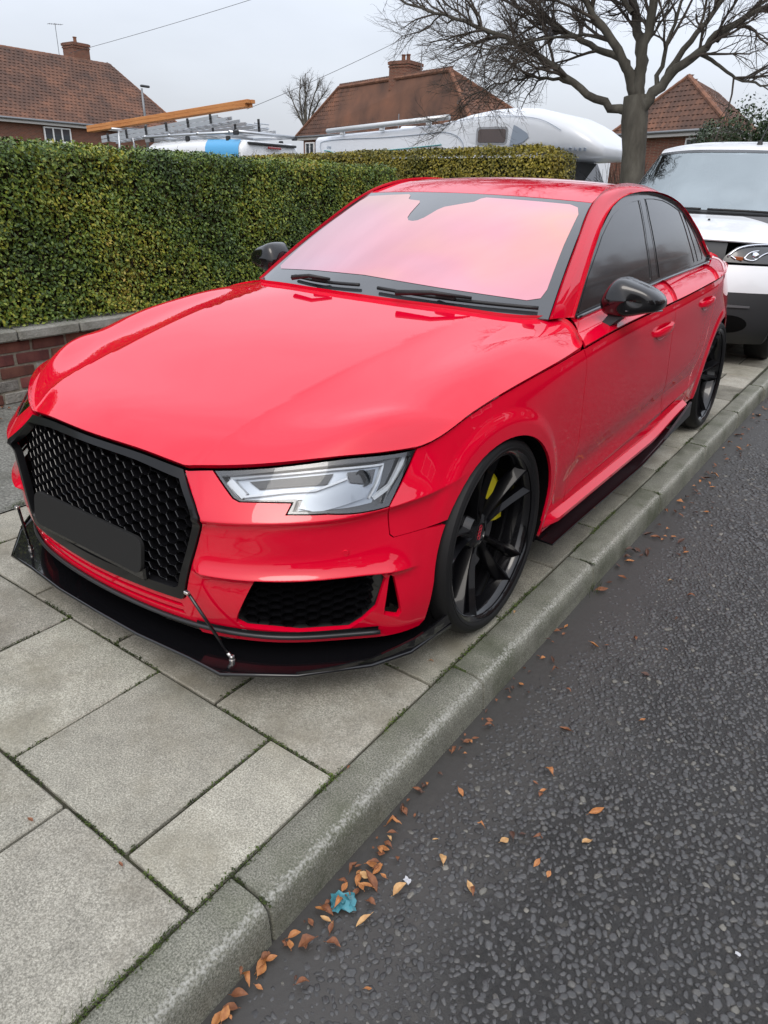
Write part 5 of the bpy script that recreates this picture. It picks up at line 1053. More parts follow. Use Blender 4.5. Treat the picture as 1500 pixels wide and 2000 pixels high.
# ---- mirrors
mo=np.array([(.818,.975),(.828,1.002),(.852,1.043),(.872,1.058),(.919,1.052),(.975,1.034),(1.016,1.013),(1.031,.999),(1.039,.972),(1.030,.955),(1.005,.945),(.943,.927),(.877,.917),(.83,.935)]);mc=np.array([.925,.985])
for sx in (1,-1):
    me_=empty('door_mirror',(0,0,0));me_.parent=car
    pr=[(-.070,.02),(-.069,.48),(-.062,.76),(-.046,.91),(-.018,.985),(.012,1.0),(.05,.985),(.06,.95),(.058,.86),(.04,.85)]
    A=np.array([[(sx*(mc[0]+(p[0]-mc[0])*k),.86+dy+(.05 if False else .12*(p[0]-mc[0])*(1 if dy<0 else .8)),mc[1]+(p[1]-mc[1])*k) for p in mo] for dy,k in pr])
    # smooth the outline by subdividing round
    A=np.array([curve(np.vstack([a,a[:1]]))(np.linspace(0,curve(np.vstack([a,a[:1]])).L,41)[:-1]) for a in A])
    solid('mirror_shell',(lambda g:(g[0],g[1]+[tuple(range(40)),tuple(range(9*40,10*40))]))(grid(A,close_v=True)),BLK,me_,smooth=True,sharp=50)
    # seam highlight strip
    st=[]
    for p,yy in (((.83,.983),.03),((.845,.983),-.022),((.88,.984),-.040),((.93,.985),-.040),((.98,.986),-.026),((1.02,.988),.0),((1.036,.989),.03)): st.append((sx*(p[0]),.86+yy-.022+.12*(p[0]-.925),p[1]-.004))
    obj('mirror_seam',*tube(st,.0022,6),CHR if False else TRIM,me_,smooth=True)
    st2=[(x_,y_-.002,z_-.030) for x_,y_,z_ in st[2:]];obj('indicator_strip',*tube(st2,.003,6),mat('lamp_smoke',(.25,.26,.28),.15,.2,1),me_,smooth=True)
    ft=np.array([[(.838,.80,.875),(.868,.80,.868),(.872,.87,.872),(.842,.87,.88)],[(.842,.805,.895),(.880,.80,.89),(.884,.875,.892),(.846,.875,.897)],[(.862,.815,.93),(.915,.812,.925),(.917,.885,.925),(.864,.885,.93)],[(.872,.82,.955),(.95,.82,.955),(.95,.885,.955),(.872,.885,.955)]])*[sx,1,1]
    solid('mirror_foot',(lambda g:(g[0],g[1]+[(0,1,2,3),(12,13,14,15)]))(grid(ft,close_v=True)),MBLK,me_,bevel=.004)
    solid('mirror_glass',xform(prism([((p[0]-mc[0])*.82*sx,(p[1]-mc[1])*.82) for p in mo],'y',0,.003),Matrix.Translation((sx*mc[0],.915,mc[1]))@Matrix.Rotation(R(6*sx),4,'Z')),mat('mirror_silver',(.8,.82,.85),.03,1),me_)
# ---- door handles
for sx,D in ((1,DL),(-1,DR)):
    for d,(y0,z0,y1,z1,xx) in zip(D,((1.27,.797,1.535,.812,.915),(2.06,.838,2.31,.850,.908))):
        L_=[];n_=14
        for i in range(n_):
            a=i/(n_-1);y=y0+(y1-y0)*a;z=z0+(z1-z0)*a;bow=.030*math.sin(math.pi*min(1,a*1.0))**.45 if 0<a<1 else 0
            h=.013+.004*math.sin(math.pi*a);x=xx+bow
            L_.append([(sx*(x-.012),y,z-h),(sx*(x+.004),y,z-h*.8),(sx*(x+.008),y,z+h*.1),(sx*(x+.003),y,z+h*.85),(sx*(x-.012),y,z+h)])
        hd=solid('door_handle',(lambda g:(g[0],g[1]+[(0,1,2,3,4),(65,66,67,68,69)]))(grid(np.array(L_),close_v=True)),RED,d,smooth=True,sharp=50)
        yc=(y0+y1)/2;zc=(z0+z1)/2-.012
        rg=[]
        for k in range(25):
            t=R(180+180*k/24);rg.append((yc+.095*math.cos(t),zc+.030*math.sin(t)))
        P=side(inv_side(rg));obj('handle_recess',*tube([(sx*(p[0]+.0005),p[1],p[2]) for p in P],.0022,5),RED,hd,smooth=True)
# ---- wipers
for i,(b0,b1,a0) in enumerate(((-.60,-.05,.055),(.08,.94,.05))):
    wp=empty('wiper');wp.parent=car
    q=np.array([(b*.65,(a0-.012*math.sin((b-b0)/(b1-b0)*3.1))*.74) for b in np.linspace(b0,b1,20)]);P=wscreen(q);n=snormal(wscreen,q)
    obj('wiper_blade',*tube([tuple(p+k*.014) for p,k in zip(P,n)],.0075,6),MBLK,wp,smooth=True)
    a=P[12]+n[12]*.03;pv=P[4 if i else 3]+np.array([0,-.075,.0]);obj('wiper_arm',*tube([tuple(pv+[0,0,.018]),tuple((pv+a)/2+[0,-.012,.02]),tuple(a)],[.012,.009,.006],6),MBLK,wp,smooth=True)
    solid('wiper_clip',box(tuple(P[9]+n[9]*.022),(.085,.022,.022),.006),MBLK,wp)
# sensor disc in the bumper
P=side(np.array([[.822,.282],[-.822,.282]]))
for p in P:
    o=obj('parking_sensor',*lathe([(0,0),(0,.0085),(.003,.0095)],20,'y'),RED,car);o.location=p+np.array([0,-.0035,0]);o.rotation_euler=(0,0,R(38)*(1 if p[0]>0 else -1))
# ================================================================ white van behind the car
WP=mat('white_paint',(.74,.76,.78),.3,0,.8,.03);PLB=mat('bumper_plastic',(.022,.023,.025),.55);PLG=mat('grey_plastic',(.10,.10,.105),.5)
VG=bpy.data.materials.new('van_glass');VG.use_nodes=True;_t=VG.node_tree;_t.nodes.clear();_o=N(_t,'ShaderNodeOutputMaterial');_m=N(_t,'ShaderNodeMixShader');_tr=N(_t,'ShaderNodeBsdfTransparent');_tr.inputs[0].default_value=(.42,.50,.52,1);_g=N(_t,'ShaderNodeBsdfGlossy');_g.inputs['Roughness'].default_value=.01;_g.inputs['Color'].default_value=(.86,.95,.97,1);_fr=N(_t,'ShaderNodeFresnel');_fr.inputs[0].default_value=4.2
L(_t,_fr.outputs[0],_m.inputs[0]);L(_t,_tr.outputs[0],_m.inputs[1]);L(_t,_g.outputs[0],_m.inputs[2]);L(_t,_m.outputs[0],_o.inputs[0])
VX,VY=-.02,4.60
van=empty('van',(VX,VY,0),0,'white panel van with black bumper parked behind the red car','van')
#        y    z    halfw  sweep  drop
VP=np.array([(.08,.20,.86,.30,0),(-.01,.30,.90,.30,0),(-.04,.45,.92,.30,0),(-.03,.60,.925,.30,0),(.0,.74,.925,.31,0),(.04,.86,.92,.34,.0),(.08,.97,.90,.40,.01),(.15,1.04,.88,.44,.03),(.34,1.10,.86,.44,.03),(.62,1.165,.84,.42,.03),(.78,1.20,.82,.40,.02),(1.10,1.42,.765,.32,.01),(1.42,1.64,.715,.25,.02),(1.60,1.755,.69,.20,.03),(1.80,1.815,.69,.10,.05),(2.3,1.855,.70,.02,.06),(3.6,1.875,.71,0,.06),(4.9,1.86,.71,0,.06)])
_va=np.concatenate([[0],np.cumsum(np.linalg.norm(np.diff(VP[:,:2],axis=0),axis=1))]);_vs=Spl(_va)
def vanf(q):
    q=np.asarray(q,float);W=_vs.w(q[:,1])@VP;b=q[:,0]/.9;ab=np.abs(b)
    return np.stack([W[:,2]*b,W[:,0]+W[:,3]*ab**2.6,W[:,1]-W[:,4]*ab**3],1)
def va(z,lo=0,hi=18):
    return float(np.interp(z,VP[lo:hi,1],_va[lo:hi]))
def vband(name,a0,a1,m,b0=-1,b1=1,parent=van,h=.05,lift=0,holes=(),gap=.002,depth=.012):
    o=[(b*.9,a0) for b in np.linspace(b0,b1,28)]+[(b1*.9,a) for a in np.linspace(a0,a1,10)[1:-1]]+[(b*.9,a1) for b in np.linspace(b1,b0,28)]+[(b0*.9,a) for a in np.linspace(a1,a0,10)[1:-1]]
    return panel(name,vanf,o,m,parent,h,gap,depth,holes,lift=lift)
zb=[va(.2),va(.63),va(.84),va(1.035),_va[10]-.03,_va[13]-.01,_va[14]]
vb=vband('bumper',zb[0],zb[1],PLB);vband('nose_panel',zb[1],zb[2],WP);vband('grille',zb[2]+.02,zb[3]-.03,PLB,-.52,.52,lift=-.02);vband('nose_lip',zb[3]-.032,zb[3],WP)
bon=vband('bonnet',zb[3],zb[4],WP);vband('cowl',zb[4],zb[4]+.06,MB:=mat('matt_black',(.012,.012,.013),.55),lift=-.004)
vw=vband('windscreen',zb[4]+.05,zb[5],VG,-.975,.975,gap=.004,depth=.004);vband('roof',zb[5],_va[17],WP)
vband('windscreen_border',zb[4]+.045,zb[4]+.10,MB,-.975,.975,parent=vw,lift=.002,gap=0,depth=0);vband('windscreen_border',zb[5]-.055,zb[5]-.004,mat('shade_band',(.06,.065,.07),.2),-.975,.975,parent=vw,lift=.002,gap=0,depth=0)
for sg in (1,-1):
    # sides: from the swept front edge straight to the tail
    aa=np.linspace(0,_va[17],90);E=vanf(np.stack([np.full(90,sg*.9),aa],1));ends=E.copy();ends[:,1]=4.95
    m_=(E[:,2]>0);A=np.stack([E+(ends-E)*f for f in np.linspace(0,1,14)],1)
    k=np.searchsorted(E[:,2],.62);obj('side_panel',*grid(A[k:],flip=sg>0),WP,van,smooth=True,sharp=30);obj('side_cladding',*grid(A[:k+1],flip=sg>0),PLB,van,smooth=True,sharp=30)
    sgx=E[(E[:,2]>1.24)&(E[:,2]<1.72)];A=np.stack([sgx*[1.004,1,1]+np.array([0,f,0]) for f in (.10,.6,1.15)],1);obj('side_window',*grid(A,flip=sg>0),mat('tinted_glass',(.008,.009,.010),.01,0,0,.0,.65),van,smooth=True)
    # headlight: dark housing, clear lens, chrome hooks
    hl_o=[(.50,va(.868)),(.52,va(.856)),(.75,va(.852)),(.97,va(.852)),(.988,va(.93)),(.975,va(1.012)),(.82,va(1.010)),(.67,va(.995)),(.59,va(.972)),(.51,va(.895))];hl_o=[(sg*b*.9,a) for b,a in hl_o]
    hl=panel('headlight',vanf,hl_o,mat('lamp_dark',(.012,.014,.017),.15,0,1,.03),van,.03,.002,.02,lift=.003)
    CH=mat('lamp_chrome',(.72,.74,.78),.15,1)
    def hook(pts,w,lf=.010):
        c=curve([(sg*b*.9,va(z)) for b,z in pts]);q=c(np.linspace(0,c.L,18));P=vanf(q);n=snormal(vanf,q);return tube([tuple(p+k*lf) for p,k in zip(P,n)],w,6)
    for pts,w in (([(.535,.895),(.60,.955),(.68,.980),(.82,.994),(.96,.996)],.009),([(.66,.885),(.70,.93),(.76,.945)],.007),([(.66,.885),(.74,.875),(.78,.905),(.84,.935),(.93,.94)],.007),([(.56,.90),(.60,.878)],.006)): obj('lamp_trim',*hook(pts,w),CH,hl,smooth=True)
    for bx,bz,rr_ in ((.74,.908,.030),(.88,.90,.034)):
        q=np.array([[sg*bx*.9,va(bz)]]);p=vanf(q)[0]+snormal(vanf,q)[0]*.004;o=obj('lamp_bowl',*lathe([(-.012,0),(-.010,rr_*.5),(0,rr_),(.004,rr_*1.05)],20,'y'),CH,hl,smooth=True);o.location=p+np.array([0,-.01,0])
    q=np.array([[sg*.62*.9,va(.885)]]);solid('indicator',box(tuple(vanf(q)[0]+snormal(vanf,q)[0]*.008),(.07,.012,.03),.004),mat('amber_lens',(.30,.09,.03),.2,0,1),hl)
    # fog lamp recess and bumper step
    q=np.array([(sg*(.66+.16*math.cos(t_))*.9,va(.38)+.075*math.sin(t_)) for t_ in np.linspace(0,6.283,24)[:-1]]);panel('fog_recess',vanf,[tuple(x) for x in q],mat('cavity_black',(.003,.003,.003),.9,spec=.1),vb,.03,0,.004,lift=.003)
    panel('bumper_step',vanf,[(sg*b*.9,va(z)) for b,z in ((.45,.50),(.62,.515),(.80,.515),(.80,.53),(.62,.535),(.45,.52))],PLG,vb,.03,0,.012,lift=.012)
    # wheels
    for wy in (.86,3.9):
        e=empty('wheel',(sg*.79,wy,.325));e.parent=van;e.rotation_euler=(0,0,0 if sg>0 else math.pi)
        tp=[(-.10,.22),(-.105,.28),(-.09,.315),(-.05,.325),(.05,.325),(.09,.315),(.105,.28),(.10,.215)];obj('tyre',*lathe(tp,40),mat('tyre_rubber',(.014,.014,.015),.62),e,smooth=True)
        obj('wheel_trim',*lathe([(.10,.215),(.085,.20),(.07,.12),(.09,.05),(.095,0)],30),mat('hub_grey',(.18,.18,.19),.4,.6),e,smooth=True)
    lin=[(1.02,.0)];A=np.array([[(sg*x,.86+.40*math.cos(a),.33+.40*math.sin(a)) for x in (.5,.934)] for a in np.linspace(-.2,3.34,24)]);obj('arch_liner',*grid(A),mat('cavity_black',(.003,.003,.003),.9,spec=.1),van)
    A=np.array([[(sg*(.932+.004*k),.86+(.40+.05*k)*math.cos(a),.33+(.40+.05*k)*math.sin(a)) for k in (0,1)] for a in np.linspace(-.2,3.34,24)]);obj('arch_trim',*grid(A),PLB,van)
    ms=solid('door_mirror',box((sg*1.02,1.02,1.27),(.18,.12,.24),.04),PLB,van,smooth=False);solid('mirror_arm',box((sg*.90,1.04,1.20),(.14,.06,.06),.01),PLB,ms)
solid('underbody',box((0,2.6,.42),(1.3,4.4,.45)),mat('cavity_black',(.003,.003,.003),.9,spec=.1),van)
solid('tail',box((0,4.95,1.05),(1.38,.06,1.5),.02),WP,van)
solid('dashboard',box((0,1.05,1.13),(1.5,.55,.12),.04),PLG,van);solid('bulkhead',box((0,2.55,1.2),(1.5,.05,1.1)),mat('cab_lining',(.10,.11,.11),.8),van);solid('cab_floor',box((0,1.7,.75),(1.5,1.7,.05)),PLB,van)
for x_ in (-.42,.42): solid('seat',merge(box((x_,1.95,1.0),(.5,.5,.14),.04),box((x_,2.2,1.28),(.48,.14,.62),.05),box((x_,2.2,1.66),(.26,.10,.16),.04)),PLG,van)
obj('washer_nozzle',*lathe([(0,.012),(.012,.009),(.014,0)],10,'z'),MB,bon).location=vanf(np.array([[.20,zb[4]-.20]]))[0]
for b0,b1 in ((-.75,.05),(.12,.92)):
    q=np.stack([np.linspace(b0,b1,14)*.9,np.full(14,zb[4]+.075)],1);P=vanf(q);n=snormal(vanf,q);obj('wiper',*tube([tuple(p+k*.02) for p,k in zip(P,n)],.011,6),MB,van,smooth=True)
ap=vanf(np.array([[.30,zb[5]+.18]]))[0];ar=obj('roof_aerial',*lathe([(-.01,.03),(.02,.022),(.035,.010)],12,'z'),MB,van,smooth=True);ar.location=ap;obj('aerial_rod',*tube([(0,0,.02),(.02,.16,.20)],[.007,.003],6),MB,ar)
# little figure on the dashboard
ty_=empty('dashboard_toy',(VX+.22,VY+.98,1.19),0,'small plush figure with white cap behind the van windscreen','toy');ty_.scale=(.7,.7,.7)
for nm,c,r_,m_ in (('body',(0,0,.05),(.06,.05,.05),mat('toy_orange',(.55,.28,.12),.9)),('head',(.03,0,.10),(.035,.035,.032),mat('toy_skin',(.5,.3,.2),.9)),('cap',(-.01,0,.125),(.06,.045,.028),mat('toy_white',(.7,.75,.76),.9))):
    V,F=lathe([(-math.cos(a),max(.001,math.sin(a))) for a in np.linspace(0,math.pi,9)],12,'z');obj(nm,[(c[0]+x*r_[0],c[1]+y*r_[1],c[2]+z*r_[2]) for x,y,z in V],F,m_,ty_,smooth=True)
# ================================================================ motorhome
GEL=mat('gelcoat_white',(.72,.75,.79),.28,0,.5,.05);noise_col(GEL,[(.3,(.66,.69,.73)),(.7,(.74,.77,.81))],.8,5,.6);PIN=mat('grey_blue_stripe',(.28,.33,.40),.5);TEAL=mat('teal_mark',(.04,.30,.30),.5)
MH=empty('motorhome',(-7.62,13.0,0),R(-1.5),'white coachbuilt motorhome with overcab bed parked beyond the hedge','motorhome')
def ring_sec(x,y0,y1,z0,z1,r,n=7,slope=0):
    o=[];r=min(r,(y1-y0)/2.01,(z1-z0)/2.01)
    for cy,cz,a in ((y1-r,z1-r,0),(y0+r,z1-r,90),(y0+r,z0+r,180),(y1-r,z0+r,270)):
        for k in range(n+1): t_=R(a+90*k/n);o.append((x,cy+r*math.cos(t_),cz+r*math.sin(t_)))
    return o
def loft(secs,cap=True):
    n=len(secs[0]);V,F=grid(np.array(secs),close_v=True)
    if cap: F+=[tuple(range(n)),tuple((len(secs)-1)*n+k for k in range(n-1,-1,-1))]
    return V,F
X=lambda x:x+7.2
zr=lambda x:np.interp(x,[-10.8,-6.9,-5.9],[2.34,2.60,2.62])
sec=[ring_sec(X(x),i_,2.2-i_,.55+i_*.3,zr(x)-i_,.10-.0*i_) for x,i_ in ((-10.86,.09),(-10.83,.03),(-10.76,0),(-9.5,0),(-8,0),(-6.9,0),(-5.9,0),(-4.75,0),(-4.70,.04))]
shell=solid('body_shell',loft(sec),GEL,MH,smooth=True,sharp=40)
ov=[(-7.05,.02,2.20,2.60,.05),(-6.8,.01,2.12,2.64,.10),(-6.4,.0,2.02,2.755,.20),(-5.9,-.01,1.94,2.83,.26),(-5.4,-.02,1.905,2.862,.30),(-4.9,-.02,1.90,2.84,.33),(-4.5,-.015,1.90,2.76,.34),(-4.2,.0,1.905,2.65,.33),(-3.95,.03,1.92,2.53,.29),(-3.72,.08,1.935,2.385,.22),(-3.56,.15,1.95,2.26,.15),(-3.46,.24,1.97,2.17,.10),(-3.43,.34,1.99,2.13,.07)]
oc_=solid('overcab',loft([ring_sec(X(x),i_,2.2-i_,z0,z1,r_,10) for x,i_,z0,z1,r_ in ov]),GEL,MH,smooth=True,sharp=50)
# cab below the overcab
solid('cab',loft([ring_sec(X(x),i_,2.2-i_,.45,z1,.10) for x,i_,z1 in ((-4.8,.12,1.96),(-4.3,.14,1.94),(-3.95,.16,1.40),(-3.3,.20,1.28),(-2.95,.30,1.05),(-2.85,.4,.8))]),GEL,MH,smooth=True,sharp=35)
CABW=mat('tinted_glass',(.008,.009,.010),.01,0,0,.0,.65)
obj('cab_window',[(X(-4.75),.117,1.40),(X(-3.95),.135,1.38),(X(-4.22),.13,1.88),(X(-4.75),.115,1.88)],[(0,1,2,3)],CABW,MH);obj('cab_windscreen',[(X(-3.93),.25,1.42),(X(-3.93),1.95,1.42),(X(-4.20),1.95,1.90),(X(-4.20),.25,1.90)],[(0,1,2,3)],CABW,MH)
def flat(name,pts,m,p,y=-.012): return obj(name,[(X(x),y,z) for x,z in pts],[tuple(range(len(pts)))],m,p)
wn=flat('overcab_window',rrect(-6.18,-5.42,2.17,2.50,.07),mat('window_rubber',(.30,.31,.33),.5),MH,-.020);flat('pane',rrect(-6.13,-5.47,2.21,2.46,.05),mat('bronze_pane',(.06,.035,.03),.05,0,1),wn,-.028)
flat('window_accent',[(-5.36,2.16),(-5.20,2.17),(-5.06,2.21),(-4.93,2.30),(-4.97,2.37),(-5.10,2.44),(-5.22,2.50),(-5.30,2.53)],PIN,MH,-.033)
def line(name,pts,w,m):
    c=curve([(X(x),-.014,z) for x,z in pts]);return obj(name,*tube([tuple(v) for v in c(np.linspace(0,c.L,40))],w,4),m,shell)
line('panel_line',[(-10.6,1.98),(-10.62,2.22),(-10.5,2.25),(-9.0,2.31),(-7.3,2.40),(-6.75,2.37),(-6.5,2.2),(-6.45,2.0)],.007,PIN);line('pinstripe',[(-10.4,1.96),(-9.4,2.01),(-8.2,2.08),(-7.05,2.17)],.010,TEAL)
line('panel_line',[(-6.8,2.60),(-6.0,2.69),(-5.2,2.68),(-4.6,2.58),(-4.25,2.42)],.006,PIN)
aw=obj('awning_case',*tube([(X(-10.35),-.07,2.46),(X(-8.5),-.07,2.585),(X(-6.85),-.07,2.695)],.055,10),mat('awning_white',(.60,.62,.63),.35,.3),MH,smooth=True)
for x_ in (-9.9,-8.7,-7.4): solid('awning_bracket',box((X(x_),-.03,zr(x_)+.03),(.12,.10,.12),.02),WP,aw)
for x_,w_ in ((-8.6,.55),(-7.3,.4)): solid('roof_light',box((X(x_),1.1,zr(x_)+.05),(w_,.5,.16),.05),GEL,MH)
obj('roof_pole',*tube([(X(-8.7),.6,2.4),(X(-8.7),.6,2.85)],.012,5),LEAD,MH)
def text(name,s,size,M,m,parent,space=1.0,ext=.002):
    cu=bpy.data.curves.new(name,'FONT');cu.body=s;cu.size=size;cu.extrude=ext;cu.space_character=space;cu.align_x='CENTER';o=bpy.data.objects.new(name,cu);COL.objects.link(o)
    dg=bpy.context.evaluated_depsgraph_get();me=bpy.data.meshes.new_from_object(o.evaluated_get(dg));bpy.data.objects.remove(o);me.name=name
    q=bpy.data.objects.new(name,me);me.materials.clear();me.materials.append(m);link(q,parent);q.matrix_local=M;return q
text('lettering','B E S S A C A R R',.085,Matrix.Translation((X(-4.10),.0,2.06))@Matrix.Rotation(R(90),4,'X')@Matrix.Rotation(R(8),4,'Y'),PIN,oc_,1.25,.03);text('lettering','E760',.07,Matrix.Translation((X(-10.35),-.012,2.09))@Matrix.Rotation(R(90),4,'X'),PIN,shell)
line('swoosh',[(-10.5,2.045),(-10.35,2.03),(-10.2,2.0)],.010,TEAL);c=curve([(X(-4.25),.05,2.30),(X(-4.05),.05,2.235),(X(-3.8),.09,2.235)]);obj('swoosh',*tube([tuple(v) for v in c(np.linspace(0,c.L,14))],.012,5),TEAL,oc_)
for sg in (0,1):
    for wx in (-9.0,-3.6):
        e=empty('wheel',(X(wx),.12+sg*1.96,.33));e.parent=MH;e.rotation_euler=(0,0,R(-90 if sg==0 else 90));obj('tyre',*lathe([(-.10,.2),(-.11,.28),(-.08,.33),(.08,.33),(.11,.28),(.10,.2)],28),mat('tyre_rubber',(.014,.014,.015),.62),e,smooth=True);obj('wheel_trim',*lathe([(.10,.2),(.08,.1),(.09,0)],24),mat('hub_grey',(.18,.18,.19),.4,.6),e,smooth=True)
# ================================================================ ladder van behind the hedge
BLU=mat('sky_blue_paint',(.06,.36,.68),.35,0,.7);ALU=mat('aluminium',(.52,.54,.56),.38,.85);TIM=mat('orange_timber',(.50,.20,.06),.75);noise_col(TIM,[(.3,(.42,.15,.04)),(.7,(.60,.27,.09))],3,6,.6,.3,.004,40,vec=(.6,6,6))
LV=empty('work_van',(-13.2,11.15,0),0,'white and blue work van with a loaded roof rack behind the hedge','van')
lx=lambda x:x+13.2
sec=[ring_sec(lx(x),-.95+i_,.95-i_,.35,z1,.22) for x,i_,z1 in ((-16.0,.25,.95),(-15.7,.10,1.15),(-15.0,.02,1.30),(-14.4,.05,1.90),(-14.0,.03,2.07),(-12.5,0,2.13),(-10.95,.0,2.12),(-10.85,.05,2.08),(-10.82,.12,2.02))]
lb=solid('body_shell',loft(sec),WP,LV,smooth=True,sharp=40)
A=np.array([[(lx(x),-.955+.0+.10*max(0,(z-1.92)/.20)**2,z) for z in np.linspace(1.0,2.12,14)] for x in np.linspace(-12.0,-10.93,8)]);obj('blue_panel',*grid(A),BLU,lb,smooth=True)
obj('rear_window',[(lx(-10.80),-.70,1.35),(lx(-10.80),.70,1.35),(lx(-10.81),.66,1.80),(lx(-10.81),-.66,1.80)],[(0,1,2,3)],CABW,LV);solid('rear_spoiler',box((lx(-10.82),0,2.06),(.12,1.5,.05),.015),PLB,LV);solid('brake_light',box((lx(-10.76),0,1.99),(.03,.42,.045),.008),mat('tail_lamp_red',(.25,.004,.006),.08,0,1,.02),LV)
for x_ in (-15.1,-11.8):
    for sg in (-1,1): e=empty('wheel',(lx(x_),sg*.85,.33));e.parent=LV;e.rotation_euler=(0,0,R(90*sg));obj('tyre',*lathe([(-.10,.2),(-.11,.28),(-.08,.33),(.08,.33),(.11,.28),(.10,.2)],28),mat('tyre_rubber',(.014,.014,.015),.62),e,smooth=True);obj('wheel_trim',*lathe([(.10,.2),(.08,.1),(.09,0)],24),mat('hub_grey',(.18,.18,.19),.4,.6),e,smooth=True)
rk=empty('roof_rack');rk.parent=LV
for sg in (-1,1): obj('side_rail',*tube([(lx(-14.3),sg*.86,2.17),(lx(-12.6),sg*.86,2.22),(lx(-11.0),sg*.86,2.26)],.035,8),ALU,rk,smooth=True)
for x_ in (-14.2,-13.3,-12.3,-11.25): obj('cross_bar',*tube([(lx(x_),-.90,2.18+(x_+14.3)*.03),(lx(x_),.90,2.18+(x_+14.3)*.03)],.03,8),ALU,rk,smooth=True)
for x_ in (-14.0,-12.7,-11.35):
    for sg in (-1,1): solid('rack_foot',box((lx(x_),sg*.84,2.13),(.12,.07,.12),.02),PLB,rk)
obj('rear_roller',*tube([(lx(-10.98),-.95,2.265),(lx(-10.98),.95,2.265)],.038,10),ALU,rk,smooth=True)
for sg in (-1,1): solid('roller_end',box((lx(-11.0),sg*.93,2.25),(.16,.07,.10),.02),PLB,rk)
obj('front_frame',*merge(tube([(lx(-15.55),-.7,1.3),(lx(-15.45),-.7,2.35)],.03,6),tube([(lx(-15.45),-.9,2.36),(lx(-15.45),-.2,2.36)],.032,8),tube([(lx(-15.1),-.5,1.6),(lx(-15.2),-.5,2.3)],.025,6)),ALU,rk,smooth=True)
def ladder(y,x0,z0,x1,z1,w,label,rails=1):
    a=Vector((x0,y,z0));b_=Vector((x1,y,z1));ld=empty('ladder',a,0,label,'ladder');d=b_-a;Ld=d.length;ang=math.atan2(d.z,d.x);M=Matrix.Rotation(-ang,4,'Y')
    for k in range(rails):
        dz=k*.085
        for yy in (0,w): obj('stile',*xform(box((Ld/2-.12*k,yy,dz),(Ld-.25*k,.028,.07)),M),ALU,ld)
        n_=int(Ld/.26)
        for i in range(n_): obj('rung',*xform(tube([(.15+i*.26,0,dz),(.15+i*.26,w,dz)],.016,6),M),ALU,ld)
        for i in range(0,n_,3): obj('clip',*xform(box((.3+i*.26,-.02,dz+.02),(.06,.02,.10)),M),PLB,ld)
    return ld
ladder(10.45,-16.2,2.10,-11.55,2.52,.42,'long aluminium ladder lying under the timber on the work van roof rack',2)
ladder(11.35,-15.6,2.16,-11.35,2.36,.46,'short stacked aluminium ladder on the far side of the work van rack',3)
for k,(dy,dz) in enumerate(((0,0),(.10,0),(0,.075),(.10,.075))):
    a=Vector((-17.0,10.62+dy,2.36+dz));b_=Vector((-11.05+.04*k,10.62+dy,2.80+dz));d=b_-a;o=solid('timber_beam',xform(box((d.length/2,0,0),(d.length,.095,.070),.004),Matrix.Rotation(-math.atan2(d.z,d.x),4,'Y')),TIM)
    o.location=a;tag(o,['nearer lower','farther lower','nearer upper','farther upper'][k]+' orange timber beam of the bundle on the van ladders','timber','timber beams on the van')
# ================================================================ fallen leaves, litter, moss
LEAFC=[mat('leaf_orange',(.50,.20,.055),.6),mat('leaf_brown',(.20,.075,.03),.65),mat('leaf_tan',(.58,.33,.13),.6),mat('leaf_dark',(.075,.035,.02),.55)]
for m_,c in zip(LEAFC,(((.28,.095,.03),(.50,.23,.075)),((.12,.04,.018),(.27,.11,.045)),((.38,.20,.075),(.60,.38,.17)),((.045,.02,.012),(.11,.05,.03)))): noise_col(m_,[(.3,c[0]),(.7,c[1])],60,5,.6)
def leaf_mesh(seed,ln,wd,curl):
    r=random.Random(seed);prof=[(0,.02),(.12,.42),(.32,.92),(.52,1.0),(.72,.74),(.88,.34),(1,.02)];A=[]
    bend=r.uniform(-.5,.5)
    for t_,w_ in prof:
        x=(t_-.5)*ln;zc=curl*ln*(.5-abs(t_-.5))*r.uniform(.5,1.2)*(1 if seed%2 else -.3)+.003;yb=bend*ln*.15*(t_-.5)**2*4
        A.append([(x,yb+s_*w_*wd/2,zc+abs(s_)*w_*wd*curl*.55+r.uniform(-.001,.0012)) for s_ in (-1,-.5,0,.5,1)])
    V,F=grid(np.array(A));st=tube([(-.5*ln,0,.003),(-.68*ln,.0,.002)],.0008,3);return merge((V,F),st)
LM={}
for i in range(8):
    for k in range(4):
        vf=leaf_mesh(i,[.036,.042,.030,.048,.034,.026,.055,.04][i],[.020,.019,.019,.018,.016,.016,.020,.024][i],[.35,.6,.25,.8,.5,.3,.9,.45][i]);me=mesh('fallen_leaf',vf[0],vf[1],smooth=True);me.materials.append(LEAFC[k]);LM[i,k]=me
rl=random.Random(99)
def leaf(x,y,label,group,z=-.109,kind=None,sc=1,col=None):
    o=obj('fallen_leaf',LM[kind if kind is not None else rl.randrange(8),col if col is not None else rl.choices((0,1,2,3),(5,3,3,1))[0]]);o.location=(x,y,z+rl.uniform(.001,.008));o.rotation_euler=(R(rl.uniform(-22,22)),R(rl.uniform(-22,22)),rl.uniform(0,6.28));s=sc*rl.uniform(.5,1.05);o.scale=(s,s,s);tag(o,label,'leaf',group);return o

